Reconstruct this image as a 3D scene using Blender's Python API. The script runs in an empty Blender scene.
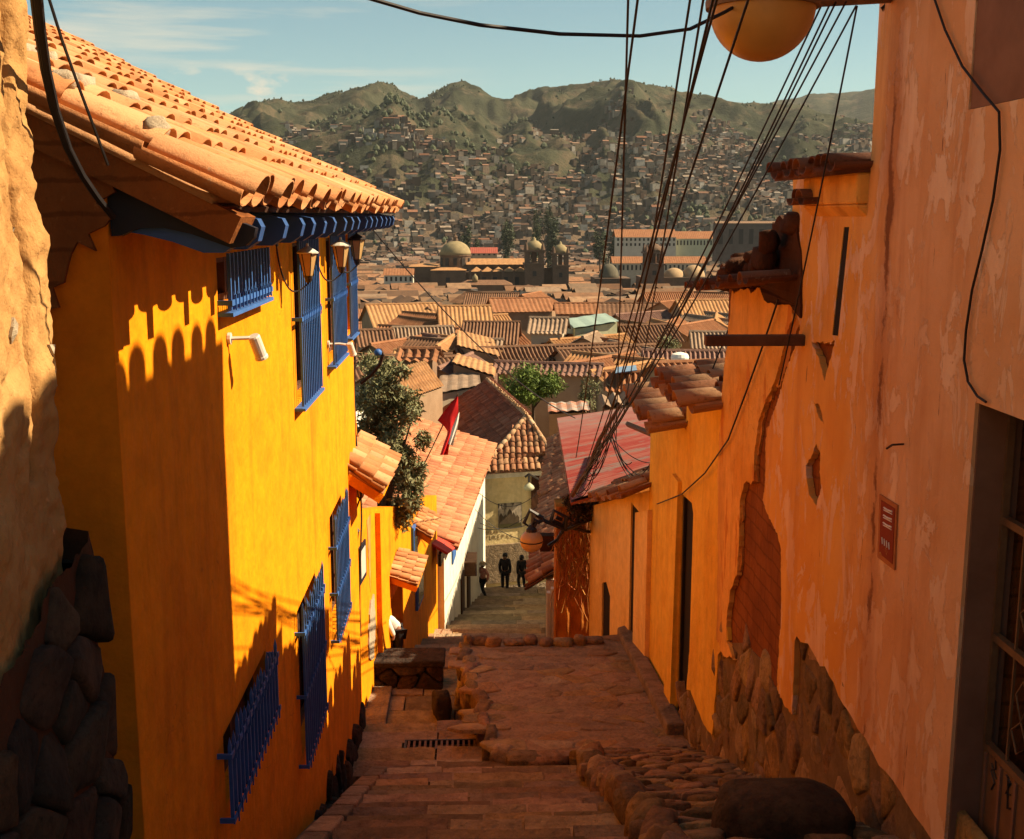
import bpy, bmesh, math, random
from math import sin, cos, tan, pi, radians, sqrt, atan2, exp
from mathutils import Vector as V, Matrix, noise, geometry
import numpy as np
R = random.Random(7)
S = bpy.context.scene
COL = S.collection
# ------------------------------------------------------------------ camera
F = 1150.0; PIT = radians(10.1); YAW = radians(-1.69)
def ray(px, py):
    u = (px-512)/F; v = -(py-419.5)/F
    d = V((u, cos(PIT)+v*sin(PIT), -sin(PIT)+v*cos(PIT)))
    return V((d.x*cos(YAW)-d.y*sin(YAW), d.x*sin(YAW)+d.y*cos(YAW), d.z))
def at(px, py, Y):
    d = ray(px, py); return d*(Y/d.y)
def onX(px, py, X):
    d = ray(px, py); return d*(X/d.x)
def onZ(px, py, Z):
    d = ray(px, py); return d*(Z/d.z)
cam = bpy.data.cameras.new('camera'); camo = bpy.data.objects.new('camera', cam); COL.objects.link(camo)
cam.sensor_width = 36; cam.lens = F/1024*36; cam.clip_start = .05; cam.clip_end = 30000
camo.rotation_euler = (pi/2-PIT, 0, YAW); S.camera = camo
# ------------------------------------------------------------------ node materials
class NT:
    def __init__(s, name):
        s.m = bpy.data.materials.new(name); s.m.use_nodes = True
        s.t = s.m.node_tree; s.t.nodes.clear()
        s.out = s.n('ShaderNodeOutputMaterial'); s.b = s.n('ShaderNodeBsdfPrincipled')
        s.t.links.new(s.b.outputs[0], s.out.inputs[0])
        s.tc = s.n('ShaderNodeTexCoord').outputs['Object']
    def n(s, k): return s.t.nodes.new(k)
    def set(s, sock, v):
        if hasattr(v, 'is_linked') or hasattr(v, 'links'): s.t.links.new(v, sock)
        elif isinstance(v, (tuple, list)) and len(v) == 3 and sock.type == 'RGBA': sock.default_value = (*v, 1)
        else: sock.default_value = v
    def map(s, sc=(1,1,1), rot=(0,0,0), src=None):
        n = s.n('ShaderNodeMapping'); s.set(n.inputs[0], src or s.tc)
        n.inputs['Scale'].default_value = sc; n.inputs['Rotation'].default_value = rot
        return n.outputs[0]
    def noise(s, scale, detail=5, rough=.6, sc=None, dist=0):
        n = s.n('ShaderNodeTexNoise'); s.set(n.inputs['Vector'], s.map(sc) if sc else s.tc)
        n.inputs['Scale'].default_value = scale; n.inputs['Detail'].default_value = detail
        n.inputs['Roughness'].default_value = rough; n.inputs['Distortion'].default_value = dist
        return n.outputs[0]
    def vor(s, scale, feature='F1', sc=None, out=0):
        n = s.n('ShaderNodeTexVoronoi'); n.feature = feature; s.set(n.inputs['Vector'], s.map(sc) if sc else s.tc)
        n.inputs['Scale'].default_value = scale; return n.outputs[out]
    def wave(s, scale, dirn='X', dist=0, prof='SIN', src=None):
        n = s.n('ShaderNodeTexWave'); n.bands_direction = dirn; n.wave_profile = prof
        s.set(n.inputs['Vector'], src or s.tc); n.inputs['Scale'].default_value = scale
        n.inputs['Distortion'].default_value = dist; return n.outputs[1]
    def ramp(s, f, a, b, lo=0., hi=1.):
        n = s.n('ShaderNodeMapRange'); s.set(n.inputs[0], f)
        n.inputs[1].default_value = a; n.inputs[2].default_value = b
        n.inputs[3].default_value = lo; n.inputs[4].default_value = hi
        return n.outputs[0]
    def mix(s, f, a, b, mode='MIX'):
        n = s.n('ShaderNodeMix'); n.data_type = 'RGBA'; n.blend_type = mode
        s.set(n.inputs[0], f); s.set(n.inputs[6], a); s.set(n.inputs[7], b); return n.outputs[2]
    def math(s, op, a, b=0.):
        n = s.n('ShaderNodeMath'); n.operation = op; s.set(n.inputs[0], a); s.set(n.inputs[1], b); return n.outputs[0]
    def island(s):
        return s.n('ShaderNodeNewGeometry').outputs['Random Per Island']
    def attr(s, name):
        n = s.n('ShaderNodeAttribute'); n.attribute_name = name; return n.outputs[0]
    def sep(s, k, src=None):
        n = s.n('ShaderNodeSeparateXYZ'); s.set(n.inputs[0], src or s.tc); return n.outputs[k]
    def uv(s): return s.n('ShaderNodeTexCoord').outputs['UV']
    def hsv(s, c, h=.5, sat=1., v=1.):
        n = s.n('ShaderNodeHueSaturation'); s.set(n.inputs[0], h); s.set(n.inputs[1], sat); s.set(n.inputs[2], v); s.set(n.inputs[4], c); return n.outputs[0]
    def bump(s, h, st=.4, d=.02, prev=None):
        n = s.n('ShaderNodeBump'); n.inputs['Strength'].default_value = st; n.inputs['Distance'].default_value = d
        s.set(n.inputs['Height'], h)
        if prev: s.set(n.inputs['Normal'], prev)
        return n.outputs[0]
    def fin(s, col, rough=.85, nrm=None, spec=.25, metal=0):
        s.set(s.b.inputs['Base Color'], col); s.set(s.b.inputs['Roughness'], rough)
        s.b.inputs['Specular IOR Level'].default_value = spec; s.b.inputs['Metallic'].default_value = metal
        if nrm: s.set(s.b.inputs['Normal'], nrm)
        return s.m
MATS = {}
def simple(name, c1, c2=None, scale=4, rough=.85, b=.3, bs=40, bd=.006, isl=0., spec=.25, metal=0, sc=None, lo=.35, hi=.65):
    if name in MATS: return MATS[name]
    t = NT(name); c2 = c2 or tuple(x*.7 for x in c1)
    c = t.mix(t.ramp(t.noise(scale, 6, .65, sc), lo, hi), c1, c2)
    if isl:
        c = t.hsv(c, t.ramp(t.island(), 0, 1, .5-.025*isl, .5+.025*isl), 1., t.ramp(t.math('FRACT', t.math('MULTIPLY', t.island(), 7.31)), 0, 1, 1-.4*isl, 1+.35*isl))
    n = t.bump(t.noise(bs, 6, .7, sc), b, bd) if b else None
    MATS[name] = t.fin(c, rough, n, spec, metal); return MATS[name]
# ------------------------------------------------------------------ mesh builder
class MB:
    def __init__(s): s.v = []; s.f = []; s.mi = []
    def add(s, vs, fs, mi=0):
        o = len(s.v); s.v += [tuple(p) for p in vs]; s.f += [tuple(i+o for i in f) for f in fs]; s.mi += [mi]*len(fs); return s
    def box(s, c, d, rot=None, mi=0, taper=1.):
        x, y, z = (k/2 for k in d); c = V(c)
        ps = []
        for k in (-1, 1):
            t = taper if k > 0 else 1.
            ps += [V((-x*t,-y*t,k*z)), V((x*t,-y*t,k*z)), V((x*t,y*t,k*z)), V((-x*t,y*t,k*z))]
        if rot is not None: ps = [rot @ p for p in ps]
        return s.add([c+p for p in ps], [(3,2,1,0),(4,5,6,7),(0,1,5,4),(1,2,6,5),(2,3,7,6),(3,0,4,7)], mi)
    def box2(s, a, b, mi=0):
        return s.box([(p+q)/2 for p, q in zip(a, b)], [abs(p-q) for p, q in zip(a, b)], None, mi)
    def hexa(s, lo, hi, mi=0):          # two quads (bottom, top), same winding
        return s.add(list(lo)+list(hi), [(3,2,1,0),(4,5,6,7),(0,1,5,4),(1,2,6,5),(2,3,7,6),(3,0,4,7)], mi)
    def slab(s, quad, t, mi=0):         # thick quad, thickened downwards along its normal
        q = [V(p) for p in quad]; n = (q[1]-q[0]).cross(q[2]-q[0]).normalized()
        return s.hexa([p-n*t for p in q], q, mi)
    def tube(s, path, r, n=6, mi=0, cap=True):
        path = [V(p) for p in path]; m = len(path); rs = r if isinstance(r, (list, tuple)) else [r]*m
        vs = []; up = None
        for i, p in enumerate(path):
            t = (path[min(i+1, m-1)]-path[max(i-1, 0)])
            if t.length < 1e-9: t = V((0,0,1))
            t.normalize()
            if up is None: up = V((0,0,1)) if abs(t.z) < .9 else V((1,0,0))
            a = t.cross(up)
            if a.length < 1e-4: a = t.cross(V((1,.3,0)))
            a.normalize(); b = a.cross(t); up = b
            vs += [p+(a*cos(2*pi*k/n)+b*sin(2*pi*k/n))*rs[i] for k in range(n)]
        fs = [(i*n+k, i*n+(k+1) % n, (i+1)*n+(k+1) % n, (i+1)*n+k) for i in range(m-1) for k in range(n)]
        if cap: fs += [tuple(range(n-1, -1, -1)), tuple((m-1)*n+k for k in range(n))]
        return s.add(vs, fs, mi)
    def lathe(s, c, prof, n=16, axis=None, mi=0):
        c = V(c); q = axis.to_track_quat('Z', 'Y').to_matrix() if axis is not None else Matrix.Identity(3)
        vs = [c+q @ V((r*cos(2*pi*k/n), r*sin(2*pi*k/n), z)) for r, z in prof for k in range(n)]
        m = len(prof)
        fs = [(i*n+k, i*n+(k+1) % n, (i+1)*n+(k+1) % n, (i+1)*n+k) for i in range(m-1) for k in range(n)]
        fs += [tuple(range(n-1, -1, -1)), tuple((m-1)*n+k for k in range(n))]
        return s.add(vs, fs, mi)
    def plate(s, loops, fn, t=.03, mi=0, back=False):   # loops: outer + holes in (u,v); fn(u,v,h)->point, front at h=t
        tri = geometry.tessellate_polygon([[V((u, v, 0)) for u, v in l] for l in loops])
        flat = [p for l in loops for p in l]
        fs = []
        for a, b, c in tri:
            (ax, ay), (bx, by), (cx, cy) = flat[a], flat[b], flat[c]
            cr = (bx-ax)*(cy-ay)-(by-ay)*(cx-ax)
            if abs(cr) > 1e-12: fs.append((a, b, c) if cr > 0 else (a, c, b))
        N = len(flat)
        vs = [fn(u, v, t) for u, v in flat]+[fn(u, v, 0) for u, v in flat]
        o = 0; side = []
        for l in loops:
            k = len(l)
            for i in range(k):
                a = o+i; b = o+(i+1) % k; side.append((a, b, b+N, a+N))
            o += k
        if back: side += [(c+N, b+N, a+N) for a, b, c in fs]
        s.add(vs, fs+side, mi); return s
    def mesh(s, name, smooth=False, loc=None):
        me = bpy.data.meshes.new(name)
        vs = s.v if loc is None else [(x-loc[0], y-loc[1], z-loc[2]) for x, y, z in s.v]
        me.from_pydata(vs, [], s.f); me.update()
        me.polygons.foreach_set('material_index', s.mi)
        if smooth: me.polygons.foreach_set('use_smooth', [True]*len(me.polygons))
        return me
def fixn(me):
    bm = bmesh.new(); bm.from_mesh(me); bmesh.ops.recalc_face_normals(bm, faces=bm.faces); bm.to_mesh(me); bm.free()
def tag(o, label=None, cat=None, group=None, kind=None):
    if label: o['label'] = label
    if cat: o['category'] = cat
    if group: o['group'] = group
    if kind: o['kind'] = kind
    return o
def thing(name, label, cat, loc=(0,0,0), group=None, rz=0):
    o = bpy.data.objects.new(name, None); COL.objects.link(o); o.location = loc; o.empty_display_size = .2
    o.rotation_euler = (0, 0, rz); return tag(o, label, cat, group)
def obj(name, mb, mat, parent=None, smooth=False, bevel=0, fix=False, local=False, sub=0):
    loc = None
    if parent is not None and not local:
        p = parent; loc = V((0,0,0))
        while p is not None: loc = loc+V(p.location); p = p.parent
    me = mb.mesh(name, smooth, loc)
    if fix: fixn(me)
    for m in (mat if isinstance(mat, (list, tuple)) else [mat]): me.materials.append(m)
    o = bpy.data.objects.new(name, me); COL.objects.link(o)
    if parent is not None: o.parent = parent
    if bevel:
        b = o.modifiers.new('bevel', 'BEVEL'); b.width = bevel; b.segments = 2; b.limit_method = 'ANGLE'; b.angle_limit = radians(40)
    if sub:
        b = o.modifiers.new('sub', 'SUBSURF'); b.levels = sub; b.render_levels = sub
    return o
def solo(name, mb, mat, label, cat, group=None, loc=None, **k):     # a thing that is one mesh, origin at its own base
    if loc is None:
        xs = [p[0] for p in mb.v]; ys = [p[1] for p in mb.v]; zs = [p[2] for p in mb.v]
        loc = V(((min(xs)+max(xs))/2, (min(ys)+max(ys))/2, min(zs)))
    mb.v = [(x-loc[0], y-loc[1], z-loc[2]) for x, y, z in mb.v]
    o = obj(name, mb, mat, None, **k); o.location = loc
    return tag(o, label, cat, group)
def struct(name, mb, mat, **k): return tag(obj(name, mb, mat, None, **k), kind='structure')
def copy_tree(o, parent=None):
    c = o.copy(); COL.objects.link(c)
    if parent is not None: c.parent = parent
    for ch in list(o.children): copy_tree(ch, c)
    return c
# ------------------------------------------------------------------ generators
def jag(poly, amp, step, rnd=R, closed=True):
    out = []; n = len(poly)
    for i in range(n if closed else n-1):
        a = V(poly[i]); b = V(poly[(i+1) % n]); d = b-a; L = d.length
        if L < 1e-6: continue
        nn = V((-d.y, d.x))/L; k = max(1, int(L/step))
        for j in range(k):
            p = a+d*(j/k)
            if j: p = p+nn*rnd.uniform(-amp, amp)
            out.append((p.x, p.y))
    if not closed: out.append(tuple(poly[-1]))
    return out
def clip(poly, px, py, nx, ny):
    out = []; n = len(poly)
    for i in range(n):
        a = poly[i]; b = poly[(i+1) % n]
        da = (a[0]-px)*nx+(a[1]-py)*ny; db = (b[0]-px)*nx+(b[1]-py)*ny
        if da <= 0: out.append(a)
        if da*db < 0:
            t = da/(da-db); out.append((a[0]+(b[0]-a[0])*t, a[1]+(b[1]-a[1])*t))
    return out
def cells(u0, u1, v0, v1, size, asp=1., rnd=R, jit=.42):
    pts = []; nu = max(1, int((u1-u0)/(size*asp))); nv = max(1, int((v1-v0)/size))
    du = (u1-u0)/nu; dv = (v1-v0)/nv
    for j in range(nv):
        for i in range(nu):
            pts.append(((u0+(i+.5+(.25 if j % 2 else -.25)+rnd.uniform(-jit, jit))*du)/asp, v0+(j+.5+rnd.uniform(-jit, jit))*dv))
    res = []
    for i, (x, y) in enumerate(pts):
        poly = [(x-size*1.5, y-size*1.5), (x+size*1.5, y-size*1.5), (x+size*1.5, y+size*1.5), (x-size*1.5, y+size*1.5)]
        poly = clip(clip(clip(clip(poly, u0/asp, 0, -1, 0), u1/asp, 0, 1, 0), 0, v0, 0, -1), 0, v1, 0, 1)
        for j, (a, b) in enumerate(pts):
            if i == j or abs(a-x) > size*3.2 or abs(b-y) > size*3.2: continue
            poly = clip(poly, (x+a)/2, (y+b)/2, a-x, b-y)
            if len(poly) < 3: break
        if len(poly) >= 3: res.append(((x*asp, y), [(p*asp, q) for p, q in poly]))
    return res
def stones(mb, cs, fn, h, gap=.012, mask=None, rnd=R, rc=.2, rings=((1.0,-.3),(.985,.45),(.92,.85),(.7,1.0)), rough=.15):
    for (cx, cy), poly in cs:
        if mask and not mask(cx, cy): continue
        q = []
        n = len(poly)
        for i in range(n):                                   # one chaikin step rounds the corners
            a = poly[i]; b = poly[(i+1) % n]
            q += [(a[0]*(1-rc)+b[0]*rc, a[1]*(1-rc)+b[1]*rc), (a[0]*.5+b[0]*.5+rnd.uniform(-1,1)*gap, a[1]*.5+b[1]*.5+rnd.uniform(-1,1)*gap), (a[0]*rc+b[0]*(1-rc), a[1]*rc+b[1]*(1-rc))]
        mx = sum(p[0] for p in q)/len(q); my = sum(p[1] for p in q)/len(q)
        hh = h*rnd.uniform(.6, 1.25); tx = rnd.uniform(-1,1)*rough; ty = rnd.uniform(-1,1)*rough
        vs = []; k = len(q)
        rad = max(1e-4, sum(sqrt((p[0]-mx)**2+(p[1]-my)**2) for p in q)/k)
        sh = max(.3, 1-gap/rad)
        for s, z in rings:
            for p in q:
                dx = (p[0]-mx)*s*sh; dy = (p[1]-my)*s*sh
                vs.append(fn(mx+dx, my+dy, hh*z*(1+rnd.uniform(-.1,.1)) if z < 0 else hh*z+(dx*tx+dy*ty)*z+rnd.uniform(-1,1)*h*.06))
        m = len(rings)
        fs = [(i*k+j, i*k+(j+1) % k, (i+1)*k+(j+1) % k, (i+1)*k+j) for i in range(m-1) for j in range(k)]
        vs.append(fn(mx, my, hh*1.04)); c = len(vs)-1
        fs += [((m-1)*k+j, (m-1)*k+(j+1) % k, c) for j in range(k)]
        mb.add(vs, fs)
    return mb
def tiles(mb, O, A, U, nA, nU, sp, tl, r, seg=6, pan=True, jit=.02, rnd=R, miss=0., thick=.014):
    O = V(O); A = V(A).normalized(); U = V(U).normalized(); N = A.cross(U).normalized()
    if N.z < 0: N = -N
    for i in range(nA):
        for j in range(nU):
            if miss and rnd.random() < miss: continue
            for kind in ((0, 1) if pan else (0,)):
                c = O+A*((i+(.5 if kind == 0 else 0.))*sp+rnd.uniform(-jit, jit))+U*(j*tl+rnd.uniform(-jit, jit)*1.5)
                yaw = rnd.uniform(-.055, .055)
                vs = []
                for e, (k, rr, lift) in enumerate(((0, 1.0, .026), (1, .86, .0))):
                    base = c+U*(k*tl*1.12)+A*(yaw*k*tl)+N*(lift+rnd.uniform(0, jit*.3))
                    for q in (0, 1):
                        rq = r*rr-q*thick
                        for a in range(seg+1):
                            th = pi*a/seg
                            if kind == 0: vs.append(base+A*(cos(th)*rq)+N*(sin(th)*rq*.70+r*.18))
                            else: vs.append(base+A*(cos(th)*rq)+N*(-sin(th)*rq*.55+r*.25))
                n = seg+1; fs = []
                for a in range(seg):
                    fs += [(a, a+1, 2*n+a+1, 2*n+a), (n+a+1, n+a, 3*n+a, 3*n+a+1), (a+1, a, n+a, n+a+1)]
                fs += [(0, 2*n, 3*n, n), (seg, n+seg, 3*n+seg, 2*n+seg)]
                mb.add(vs, fs)
    return mb
def roof_plane(mb, e0, e1, up, sp, tl, r, seg=5, pan=True, jit=.02, miss=0., board=True):
    """tiles over the parallelogram e0->e1 (eave) swept by vector up, with boards beneath"""
    e0 = V(e0); e1 = V(e1); up = V(up); A = e1-e0
    tiles(mb, e0, A, up, max(1, int(A.length/sp)), max(1, int(round(up.length/tl))), A.length/max(1, int(A.length/sp)), up.length/max(1, int(round(up.length/tl))), r, seg, pan, jit, miss=miss)
    return mb
def wallfn(X, sgn):      # plane X = const, facing sgn
    return lambda u, v, h: V((X+sgn*h, u, v))
def px2(poly, X):        # photograph outline -> (y,z) on the plane
    out = []
    for p in poly:
        q = onX(p[0], p[1], X); out.append((q.y, q.z))
    return out
# ------------------------------------------------------------------ materials
def paint(name, c, c2, dirt, streak=.5, peel=None, bump=.35, patch=(1.2,.5,.62)):
    t = NT(name)
    col = t.mix(t.ramp(t.noise(patch[0], 5, .6), patch[1], patch[2]), c, c2)
    st = t.ramp(t.noise(3, 4, .6, (1, 1, .12)), .5, .75)
    col = t.mix(t.math('MULTIPLY', st, streak), col, dirt)
    col = t.mix(t.ramp(t.noise(9, 6, .7), .66, .74, 0, .55), col, dirt)
    wv = t.n('ShaderNodeVectorMath'); wv.operation = 'ADD'; t.set(wv.inputs[0], t.tc); nz = t.n('ShaderNodeTexNoise'); nz.inputs['Scale'].default_value = 2.5; t.set(nz.inputs['Vector'], t.tc); t.set(wv.inputs[1], nz.outputs[1])
    vc = t.n('ShaderNodeTexVoronoi'); vc.feature = 'DISTANCE_TO_EDGE'; vc.inputs['Scale'].default_value = .75; t.set(vc.inputs['Vector'], wv.outputs[0])
    crk = t.math('MULTIPLY', t.ramp(vc.outputs[0], .0, .006, 1, 0), t.ramp(t.noise(.8, 3), .5, .58))
    col = t.mix(t.math('MULTIPLY', crk, .55), col, dirt)
    col = t.mix(t.ramp(t.noise(.55, 3, .4), .55, .57, 0, .22), col, c2)
    col = t.hsv(col, .5, 1., t.ramp(t.noise(5, 8, .75), .25, .75, .78, 1.15))
    h = t.noise(18, 7, .65); nrm = t.bump(h, bump, .012); nrm = t.bump(crk, -.5, .008, nrm)
    nrm = t.bump(t.noise(2.2, 5, .6), .7, .06, nrm)
    if peel:
        pc, sc, a, st3 = peel
        pm = t.ramp(t.noise(sc, 8, .62, st3, .4), a, a+.025)
        col = t.mix(pm, col, pc); nrm = t.bump(pm, .5, .006, nrm)
    return t.fin(col, .9, nrm, .15)
m_yellow = paint('yellow_paint', (.86,.275,.0015), (.77,.235,.0015), (.50,.12,.003), .6)
m_yellow2 = paint('ochre_yellow_paint', (.82,.28,.006), (.74,.25,.006), (.42,.16,.02), .5)
m_salmon = paint('salmon_plaster', (.72,.34,.15), (.64,.27,.10), (.45,.16,.05), .5, ((.66,.33,.17), 1.5, .56, (2.4, 2.4, .7)))
m_ochre = paint('ochre_plaster', (.82,.45,.10), (.74,.36,.06), (.45,.18,.035), .8, ((.62,.25,.045), 1.8, .58, (2.2, 2.2, .6)))
m_oldpl = paint('old_ochre_plaster', (.56,.27,.07), (.46,.19,.045), (.2,.08,.025), .9)
m_houseb = paint('golden_plaster', (.85,.52,.06), (.80,.45,.045), (.5,.2,.02), .5)
m_housea = paint('pale_golden_plaster', (.86,.58,.20), (.80,.51,.15), (.45,.2,.05), .5)
m_white = paint('whitewash', (.78,.73,.60), (.70,.64,.50), (.42,.36,.26), .6)
m_beige = paint('beige_plaster', (.76,.60,.30), (.70,.54,.26), (.46,.34,.17), .6)
m_gablebounce = paint('gable_bounce_tint', (.74,.20,.006), (.66,.17,.005), (.42,.10,.006), .6)  # house yellow shifted to orange: warm bounce light put into the gable colour
m_redpaint = simple('red_painted_wood', (.5,.05,.03), (.4,.04,.02))
def adobe(name, c, c2, c3, bricks=False):
    t = NT(name)
    col = t.mix(t.ramp(t.noise(2.2, 7, .65), .38, .62), c, c2)
    col = t.mix(t.ramp(t.noise(14, 6, .7), .6, .72, 0, .8), col, c3)
    n = t.bump(t.noise(34, 9, .72), .55, .012); n = t.bump(t.noise(6, 5, .6, (1,1,.5)), .6, .06, n)
    n = t.bump(t.ramp(t.vor(40, 'F1'), .0, .25), .3, .01, n)
    if bricks:
        cb = t.n('ShaderNodeCombineXYZ'); wob = t.math('MULTIPLY', t.noise(3, 4), .09)
        t.set(cb.inputs[0], t.math('ADD', t.sep(1), wob)); t.set(cb.inputs[1], t.math('ADD', t.sep(2), wob))
        bt = t.n('ShaderNodeTexBrick'); t.set(bt.inputs['Vector'], cb.outputs[0]); bt.inputs['Scale'].default_value = 1.; bt.inputs['Brick Width'].default_value = .42; bt.inputs['Row Height'].default_value = .15; bt.inputs['Mortar Size'].default_value = .014; bt.inputs['Mortar Smooth'].default_value = .6
        col = t.mix(t.math('MULTIPLY', bt.outputs[1], .55), col, tuple(x*.5 for x in c2)); n = t.bump(bt.outputs[1], -.8, .025, n)
    return t.fin(col, .95, n, .1)
m_mud = adobe('sunlit_mud_adobe', (.47,.26,.095), (.38,.195,.068), (.56,.34,.15))
m_adobe = adobe('brown_adobe', (.27,.095,.026), (.19,.062,.018), (.36,.15,.05), True)
m_darkadobe = adobe('dark_mud', (.085,.036,.018), (.055,.024,.013), (.13,.06,.03))
def stone_mat(name, c, c2, isl, lich=.4):
    t = NT(name); col = t.mix(t.ramp(t.noise(4, 8, .7), .38, .62), c, c2)
    col = t.mix(t.ramp(t.noise(28, 6, .75), .56, .68, 0, .7), col, tuple(x*.4 for x in c2)); col = t.mix(t.ramp(t.noise(45, 5, .7), .60, .70, 0, lich), col, tuple(min(1, x*1.8) for x in c))
    col = t.hsv(col, t.ramp(t.island(), 0, 1, .5-.015, .5+.015), t.ramp(t.math('FRACT', t.math('MULTIPLY', t.island(), 3.7)), 0, 1, .75, 1.1), t.ramp(t.math('FRACT', t.math('MULTIPLY', t.island(), 7.31)), 0, 1, 1-.42*isl, 1+.38*isl))
    n = t.bump(t.noise(8, 7, .7), .9, .05); n = t.bump(t.ramp(t.vor(13), 0, .5), .5, .03, n); n = t.bump(t.noise(60, 8, .75), .7, .012, n)
    return t.fin(col, .92, n, .2)
m_stone = stone_mat('rubble_stone', (.37,.235,.11), (.18,.115,.055), 1.)
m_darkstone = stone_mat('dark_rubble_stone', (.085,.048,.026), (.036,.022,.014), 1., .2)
m_slab = stone_mat('paving_stone', (.40,.275,.145), (.23,.155,.082), .9)
m_terr = stone_mat('worn_terrace_stone', (.40,.265,.13), (.26,.17,.085), .45)
m_mortar = simple('mortar_earth', (.24,.16,.085), (.15,.10,.053), 6, .95, .7, 30, .02)
m_floor = simple('cement_floor', (.19,.16,.13), (.13,.11,.09), 2, .85, .4, 40, .006)
def tile_mat(name, c, c2, c3, isl=1.):
    t = NT(name)
    col = t.mix(t.ramp(t.noise(3, 5, .65), .4, .62), c, c2)
    r = t.math('FRACT', t.math('MULTIPLY', t.island(), 13.7))
    col = t.mix(t.ramp(r, .45, 1., 0, .75*isl), col, c3)
    col = t.hsv(col, .5, 1., t.ramp(t.island(), 0, 1, 1-.28*isl, 1+.22*isl))
    col = t.mix(t.ramp(t.noise(16, 8, .78), .54, .68, 0, .65), col, tuple(x*.42 for x in c2))
    col = t.mix(t.ramp(t.noise(9, 7, .75, (1.3,1,1)), .60, .68, 0, .6), col, (.36,.30,.20))
    n = t.bump(t.noise(55, 7, .75), .7, .008); n = t.bump(t.noise(14, 5, .6), .4, .02, n)
    return t.fin(col, .85, n, .2)
m_tile = tile_mat('terracotta_tile', (.50,.215,.082), (.42,.165,.06), (.56,.33,.17), .8)
m_tileold = tile_mat('weathered_tile', (.36,.155,.075), (.25,.105,.05), (.46,.27,.14))
m_tiledark = tile_mat('dark_brown_tile', (.16,.06,.032), (.11,.042,.024), (.22,.10,.055))  # darker brown version for the cornice roof and the broken tiles
m_tilered = tile_mat('red_tile', (.30,.085,.042), (.21,.06,.03), (.38,.15,.085), .9)
m_tilepale = tile_mat('pale_tile', (.50,.30,.16), (.40,.22,.105), (.54,.38,.23))
m_cement = simple('cement_dab', (.48,.40,.28), (.36,.28,.19), 12, .95, .8, 50, .02)
m_wood = simple('dark_wood', (.075,.034,.018), (.045,.02,.012), 6, .8, .4, 30, .006, sc=(1,1,.2))
m_wood2 = simple('brown_timber', (.16,.08,.042), (.10,.05,.027), 6, .8, .4, 30, .006)
m_blue = simple('blue_paint', (.045,.15,.44), (.035,.11,.33), 7, .55, .2, 40, .003, spec=.4)
m_blued = simple('navy_paint', (.012,.013,.022), (.009,.010,.016), 7, .6, .2, 40, .003)
m_black = simple('black_iron', (.016,.014,.014), (.03,.02,.016), 15, .5, .2, 60, .002, spec=.4)
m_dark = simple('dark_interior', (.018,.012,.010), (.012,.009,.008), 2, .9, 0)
m_wire = simple('cable_sheath', (.014,.012,.013), (.022,.018,.018), 10, .6, 0)
m_steel = simple('galvanised_steel', (.45,.42,.38), (.35,.32,.28), 10, .4, .1, 60, .001, metal=.7)
m_camwhite = simple('camera_housing', (.62,.58,.5), (.55,.5,.42), 10, .45, 0, spec=.5)
def glassy(name, c, e=None):
    t = NT(name); t.b.inputs['Transmission Weight'].default_value = .25
    t.b.inputs['Subsurface Weight'].default_value = .0
    return t.fin(t.mix(t.ramp(t.noise(4, 4), .4, .6), c, tuple(x*.85 for x in c)), .35, None, .5)
m_amber = glassy('amber_frosted_glass', (.66,.40,.16))
m_globe = glassy('amber_globe_glass', (.66,.34,.08))
m_globecream = glassy('cream_globe_glass', (.80,.46,.17))
m_pane = simple('window_pane', (.02,.022,.025), (.03,.03,.03), 3, .08, 0, spec=.6)
m_grille = simple('brown_iron_grille', (.20,.115,.06), (.15,.08,.04), 10, .6, .1, 60, .001)
m_panel = simple('brown_door_panel', (.20,.105,.05), (.16,.08,.04), 6, .7, .2, 30, .003)
m_reveal = simple('umber_reveal_paint', (.26,.135,.085), (.20,.10,.062), 3, .9, .3, 30, .004)
m_grass = simple('dry_vegetation', (.10,.06,.025), (.06,.04,.02), 8, .95, 0, isl=1.5)
m_straw = simple('straw_strand', (.50,.22,.06), (.36,.14,.035), 8, .9, 0, isl=1.)
m_redflag = simple('red_flag_cloth', (.62,.018,.018), (.55,.015,.015), 5, .8, .2, 60, .001)
m_whiteflag = simple('white_flag_cloth', (.8,.76,.68), (.74,.7,.6), 5, .8, .2, 60, .001)
m_skin = simple('skin', (.30,.15,.09), (.27,.13,.08), 5, .6, 0)
m_darkcloth = simple('dark_cloth', (.018,.016,.018), (.026,.022,.022), 9, .9, .3, 60, .004)
m_greycloth = simple('grey_white_cloth', (.72,.68,.60), (.58,.54,.48), 9, .9, .3, 40, .006)
m_redcloth = simple('pink_red_cloth', (.42,.12,.10), (.55,.30,.22), 14, .9, .3, 40, .004)
m_hair = simple('black_hair', (.012,.010,.009), (.02,.015,.012), 30, .6, .4, 60, .004)
m_hat = simple('straw_hat', (.50,.38,.22), (.42,.30,.16), 20, .9, .4, 60, .004)
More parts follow.
